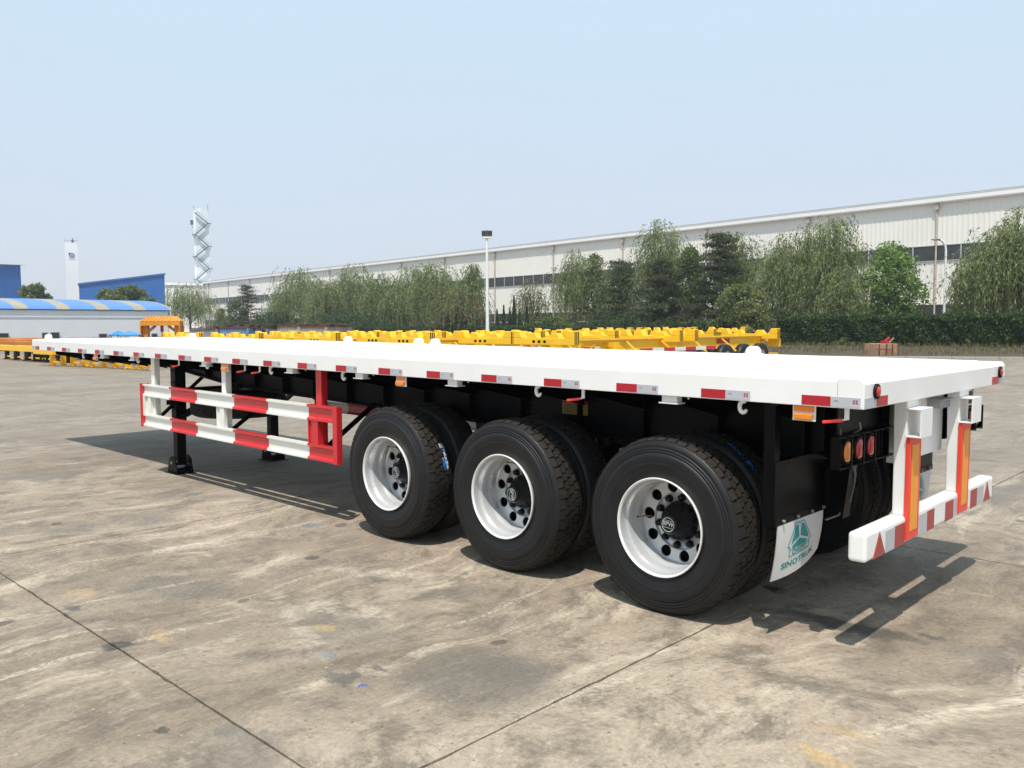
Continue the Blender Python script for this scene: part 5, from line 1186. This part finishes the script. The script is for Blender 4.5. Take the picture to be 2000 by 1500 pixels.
def cypress(px, top, hw, off, lab):
    t, s = tree_root('cypress_tree', px, off, lab); d = depth_of(px, off); H = zat(px, top, d); Rr = hw*d/FPX; o = MB(); o.tube([(0, 0, 0), (0, 0, H*.8)], [.06, .02], 6); o.build('trunk', M['bark'], t)
    n = 1600; f = rng.random(n)**1.3; a = rng.uniform(0, 6.28, n); rr = Rr*(1-f)**.6*rng.uniform(.3, 1, n); P = np.stack([rr*np.cos(a), rr*np.sin(a), H*(.04+.94*f)], 1); U = runit(n)*.4; U[:, 2] += 1; U /= np.linalg.norm(U, axis=1, keepdims=True)
    quads_obj('crown', leaf_quads(P, perp(U), U, rng.uniform(.2, .4, n), rng.uniform(.06, .12, n)), rng.integers(0, 2, n), [M['hed1'], M['hed2']], t)

WB = ('brn1', 'wil2', 'wil1')
for px_, tp_, hw_ in ((562, 556, 36), (616, 545, 38), (665, 540, 36), (716, 545, 36), (768, 548, 36), (826, 545, 38), (880, 548, 34)):
    willow(px_, tp_, hw_, 16.5, {562: 'low willow at the left end of the screen, behind the front ones', 616: 'back row willow over the beige containers', 665: 'back row willow left of the pointed one', 716: 'back row willow right of the pointed one', 768: 'back row willow left of the broad one', 826: 'back row willow right of the broad one', 880: 'back row willow nearest the floodlight mast'}[px_], n_str=190, bottom=.02)
for a in [(376, 551, 47, 22, 'drooping willow standing alone right of the orange press', 420), (592, 523, 58, 20, 'leftmost willow of the long willow screen, before the cream wall', 430), (640, 548, 45, 23, 'low willow at the front of the screen above the beige containers', 330),
          (690, 513, 44, 19, 'willow with a pointed top reaching the roof edge, left centre', 400), (742, 528, 36, 21, 'narrow willow between the pointed one and the broad one, left centre', 320), (795, 519, 46, 19, 'broad willow with its crown just below the roof edge', 400),
          (858, 512, 48, 20, 'willow left of the floodlight mast, tallest near it', 430)]: willow(*a[:5], n_str=a[5])
willow(922, 516, 26, 21, 'thin willow with drooping wisps directly left of the floodlight mast', 240); willow(905, 560, 46, 24, 'brownish low willow at the foot of the floodlight mast', 300, WB)
willow(1042, 543, 34, 20, 'small sparse brownish tree between the mast and the windows', 190, WB, 0.8, 0.2, name='sparse_tree')
willow(1122, 486, 38, 18, 'pale willow with loose crown in front of the ribbon window', 330); broad(1160, 490, 32, 17, 'open leafy tree growing close behind the pale loose willow', 4500, ('bro1', 'wil1', 'bro3'), .19)
pine(1215, 505, 44, 19, 'dark pine right of the loose pale willow', 10000); willow(1200, 512, 40, 16, 'willow half hidden behind the dark pines', 260)
willow(1290, 430, 46, 17, 'tall willow topping the roof edge right of centre', 430); pine(1290, 500, 58, 22, 'widest dark pine under the tall willow', 13000); broad(1345, 480, 45, 19, 'mid green bushy tree between the two dark pines', 9000)
pine(1405, 450, 58, 20, 'tallest dark pine, with its pointed top against the cream wall', 14000); willow(1445, 452, 50, 17, 'wispy willow behind the tallest pine', 330); broad(1443, 556, 62, 24.3, 'low yellow-green bush tree in front of the tallest pine', 11000, ('bro3', 'bro1', 'wil3'), .17, low=0.02)
willow(1535, 455, 58, 19, 'left half of the big double willow at the right', 480); willow(1605, 425, 66, 18, 'tallest of the big willows left of the bright plane tree', 560); willow(1640, 520, 36, 21, 'lower willow drooping beside the bright plane tree', 260)
broad(1738, 474, 58, 17, 'bright green plane tree between the two groups of willows', 6500, ('pla1', 'pla2', 'pla3'), .21, name='plane_tree', lobes=30, low=.16, shape=.9)
willow(1925, 445, 60, 19, 'large willow at the right edge, its left half', 520); willow(1990, 405, 66, 18, 'tallest willow, cut by the right picture edge', 560); willow(2060, 420, 60, 19, 'willow beyond the right picture edge', 300)
pine(488, 553, 30, 23, 'small dark pine left of the long willow screen', 6000); broad(465, 585, 30, 24, 'green bushy tree around the small pine at the left', 4500); broad(436, 602, 14, 25, 'yellowish young tree at the foot of the cream wall end', 1600, ('wil3', 'bro3', 'pla3'), .25)
for px, top, hw in ((985, 596, 5), (997, 602, 6), (1005, 577, 6), (1016, 606, 6), (972, 604, 6), (1030, 600, 6)): cypress(px, top, hw, 23, 'small dark cypress at photo column %s, right of the mast foot' % px)
for o_, lab in zip([x for x in bpy.data.objects if x.name.startswith('cypress_tree')], ['second cypress from the left right of the mast, slim and dark', 'third cypress from the left, leaning on the tallest one', 'tallest slim cypress, pointed, beside the downpipe', 'short cypress directly right of the tallest one', 'leftmost small cypress right of the mast', 'rightmost small cypress beside the sparse brownish tree']): o_['label'] = lab
broad(1085, 618, 60, 22, 'low spreading green shrubs under the sparse brownish tree', 5000, ('bro1', 'bro3', 'bro2'), .2, 'shrub', 14, 0.0, 'shrub', False)
broad(1250, 606, 90, 23, 'dark shrubs at the feet of the pines', 9000, ('pin1', 'bro2', 'hed1'), .2, 'shrub', 20, 0.0, 'shrub', False)
broad(700, 612, 110, 23.5, 'dark shrubs at the feet of the long willow screen', 9000, ('pin1', 'bro2', 'hed1'), .24, 'shrub', 20, 0.0, 'shrub', False)
broad(905, 612, 60, 23.5, 'dark shrubs behind the foot of the floodlight mast', 5000, ('pin1', 'bro2', 'brn2'), .24, 'shrub', 14, 0.0, 'shrub', False)
broad(540, 610, 60, 23.5, 'dark shrubs behind the beige containers', 5000, ('pin1', 'bro2', 'hed1'), .24, 'shrub', 14, 0.0, 'shrub', False)
broad(1645, 664, 20, 27.2, 'bright leafy weed growing at the front foot of the tall hedge', 900, ('bro1', 'pla2', 'bro3'), .12, 'weed_plant', 8, 0.0, 'plant', False)
broad(1885, 678, 8, 27.2, 'tiny pale weed at the foot of the hedge at the right', 220, ('bro3', 'dry1', 'pla2'), .10, 'weed_plant', 4, 0.0, 'plant', False)
def far_tree(px, top, hw, d, lab, n=3500):
    t = empty('distant_tree', label=lab, cat='tree', group='far trees behind the white workshop'); p = atg(px, d); t.location = p; H = zat(px, top, d); Rr = hw*d/FPX; o = MB(); o.tube([(0, 0, 0), (0, 0, H*.6)], [.2, .08], 6); o.build('trunk', M['bark'], t)
    cs = np.array([(rng.uniform(-.65, .65)*Rr, rng.uniform(-.65, .65)*Rr, H*rng.uniform(.45, .86), Rr*rng.uniform(.25, .42)) for _ in range(14)]); ci = rng.integers(0, 14, n)
    P = cs[ci, :3] + runit(n)*(cs[ci, 3]*(rng.uniform(.3, 1.0, n)+np.abs(rng.normal(0, .25, n))))[:, None]; P[:, 2] = np.minimum(P[:, 2], H); U = runit(n); quads_obj('crown', leaf_quads(P, perp(U), U, rng.uniform(.4, .8, n), rng.uniform(.15, .3, n)), rng.integers(0, 3, n), [M['wil1'], M['wil2'], M['bro1']], t)
far_tree(70, 548, 27, 128, 'round distant tree between the left blue shed and the white tower', 5000); far_tree(94, 553, 9, 130, 'thin distant tree directly left of the white tower', 700)
far_tree(228, 560, 38, 130, 'distant bushy tree in front of the blue shed, left part', 7000); far_tree(258, 553, 32, 132, 'tallest distant tree in front of the blue shed', 7000); far_tree(290, 573, 14, 130, 'small distant tree at the right end of the blue shed', 1500)

# ------------------------------------------------------------ thin summer haze over the yard
hz = MB(); hz.box(-330, 90, -60, 330, -1.0, 45.0); hm = bpy.data.materials.new('summer_haze'); hm.use_nodes = True; hn = hm.node_tree; hn.nodes.clear()
hv = hn.nodes.new('ShaderNodeVolumePrincipled'); hv.inputs['Color'].default_value = (0.93, 0.95, 1.0, 1); hv.inputs['Density'].default_value = 0.0005; hv.inputs['Anisotropy'].default_value = 0.2
ho = hn.nodes.new('ShaderNodeOutputMaterial'); hn.links.new(hv.outputs[0], ho.inputs['Volume'])
hz.build('haze', hm, kind='stuff', label='thin pale summer haze over the whole yard', cat='haze')
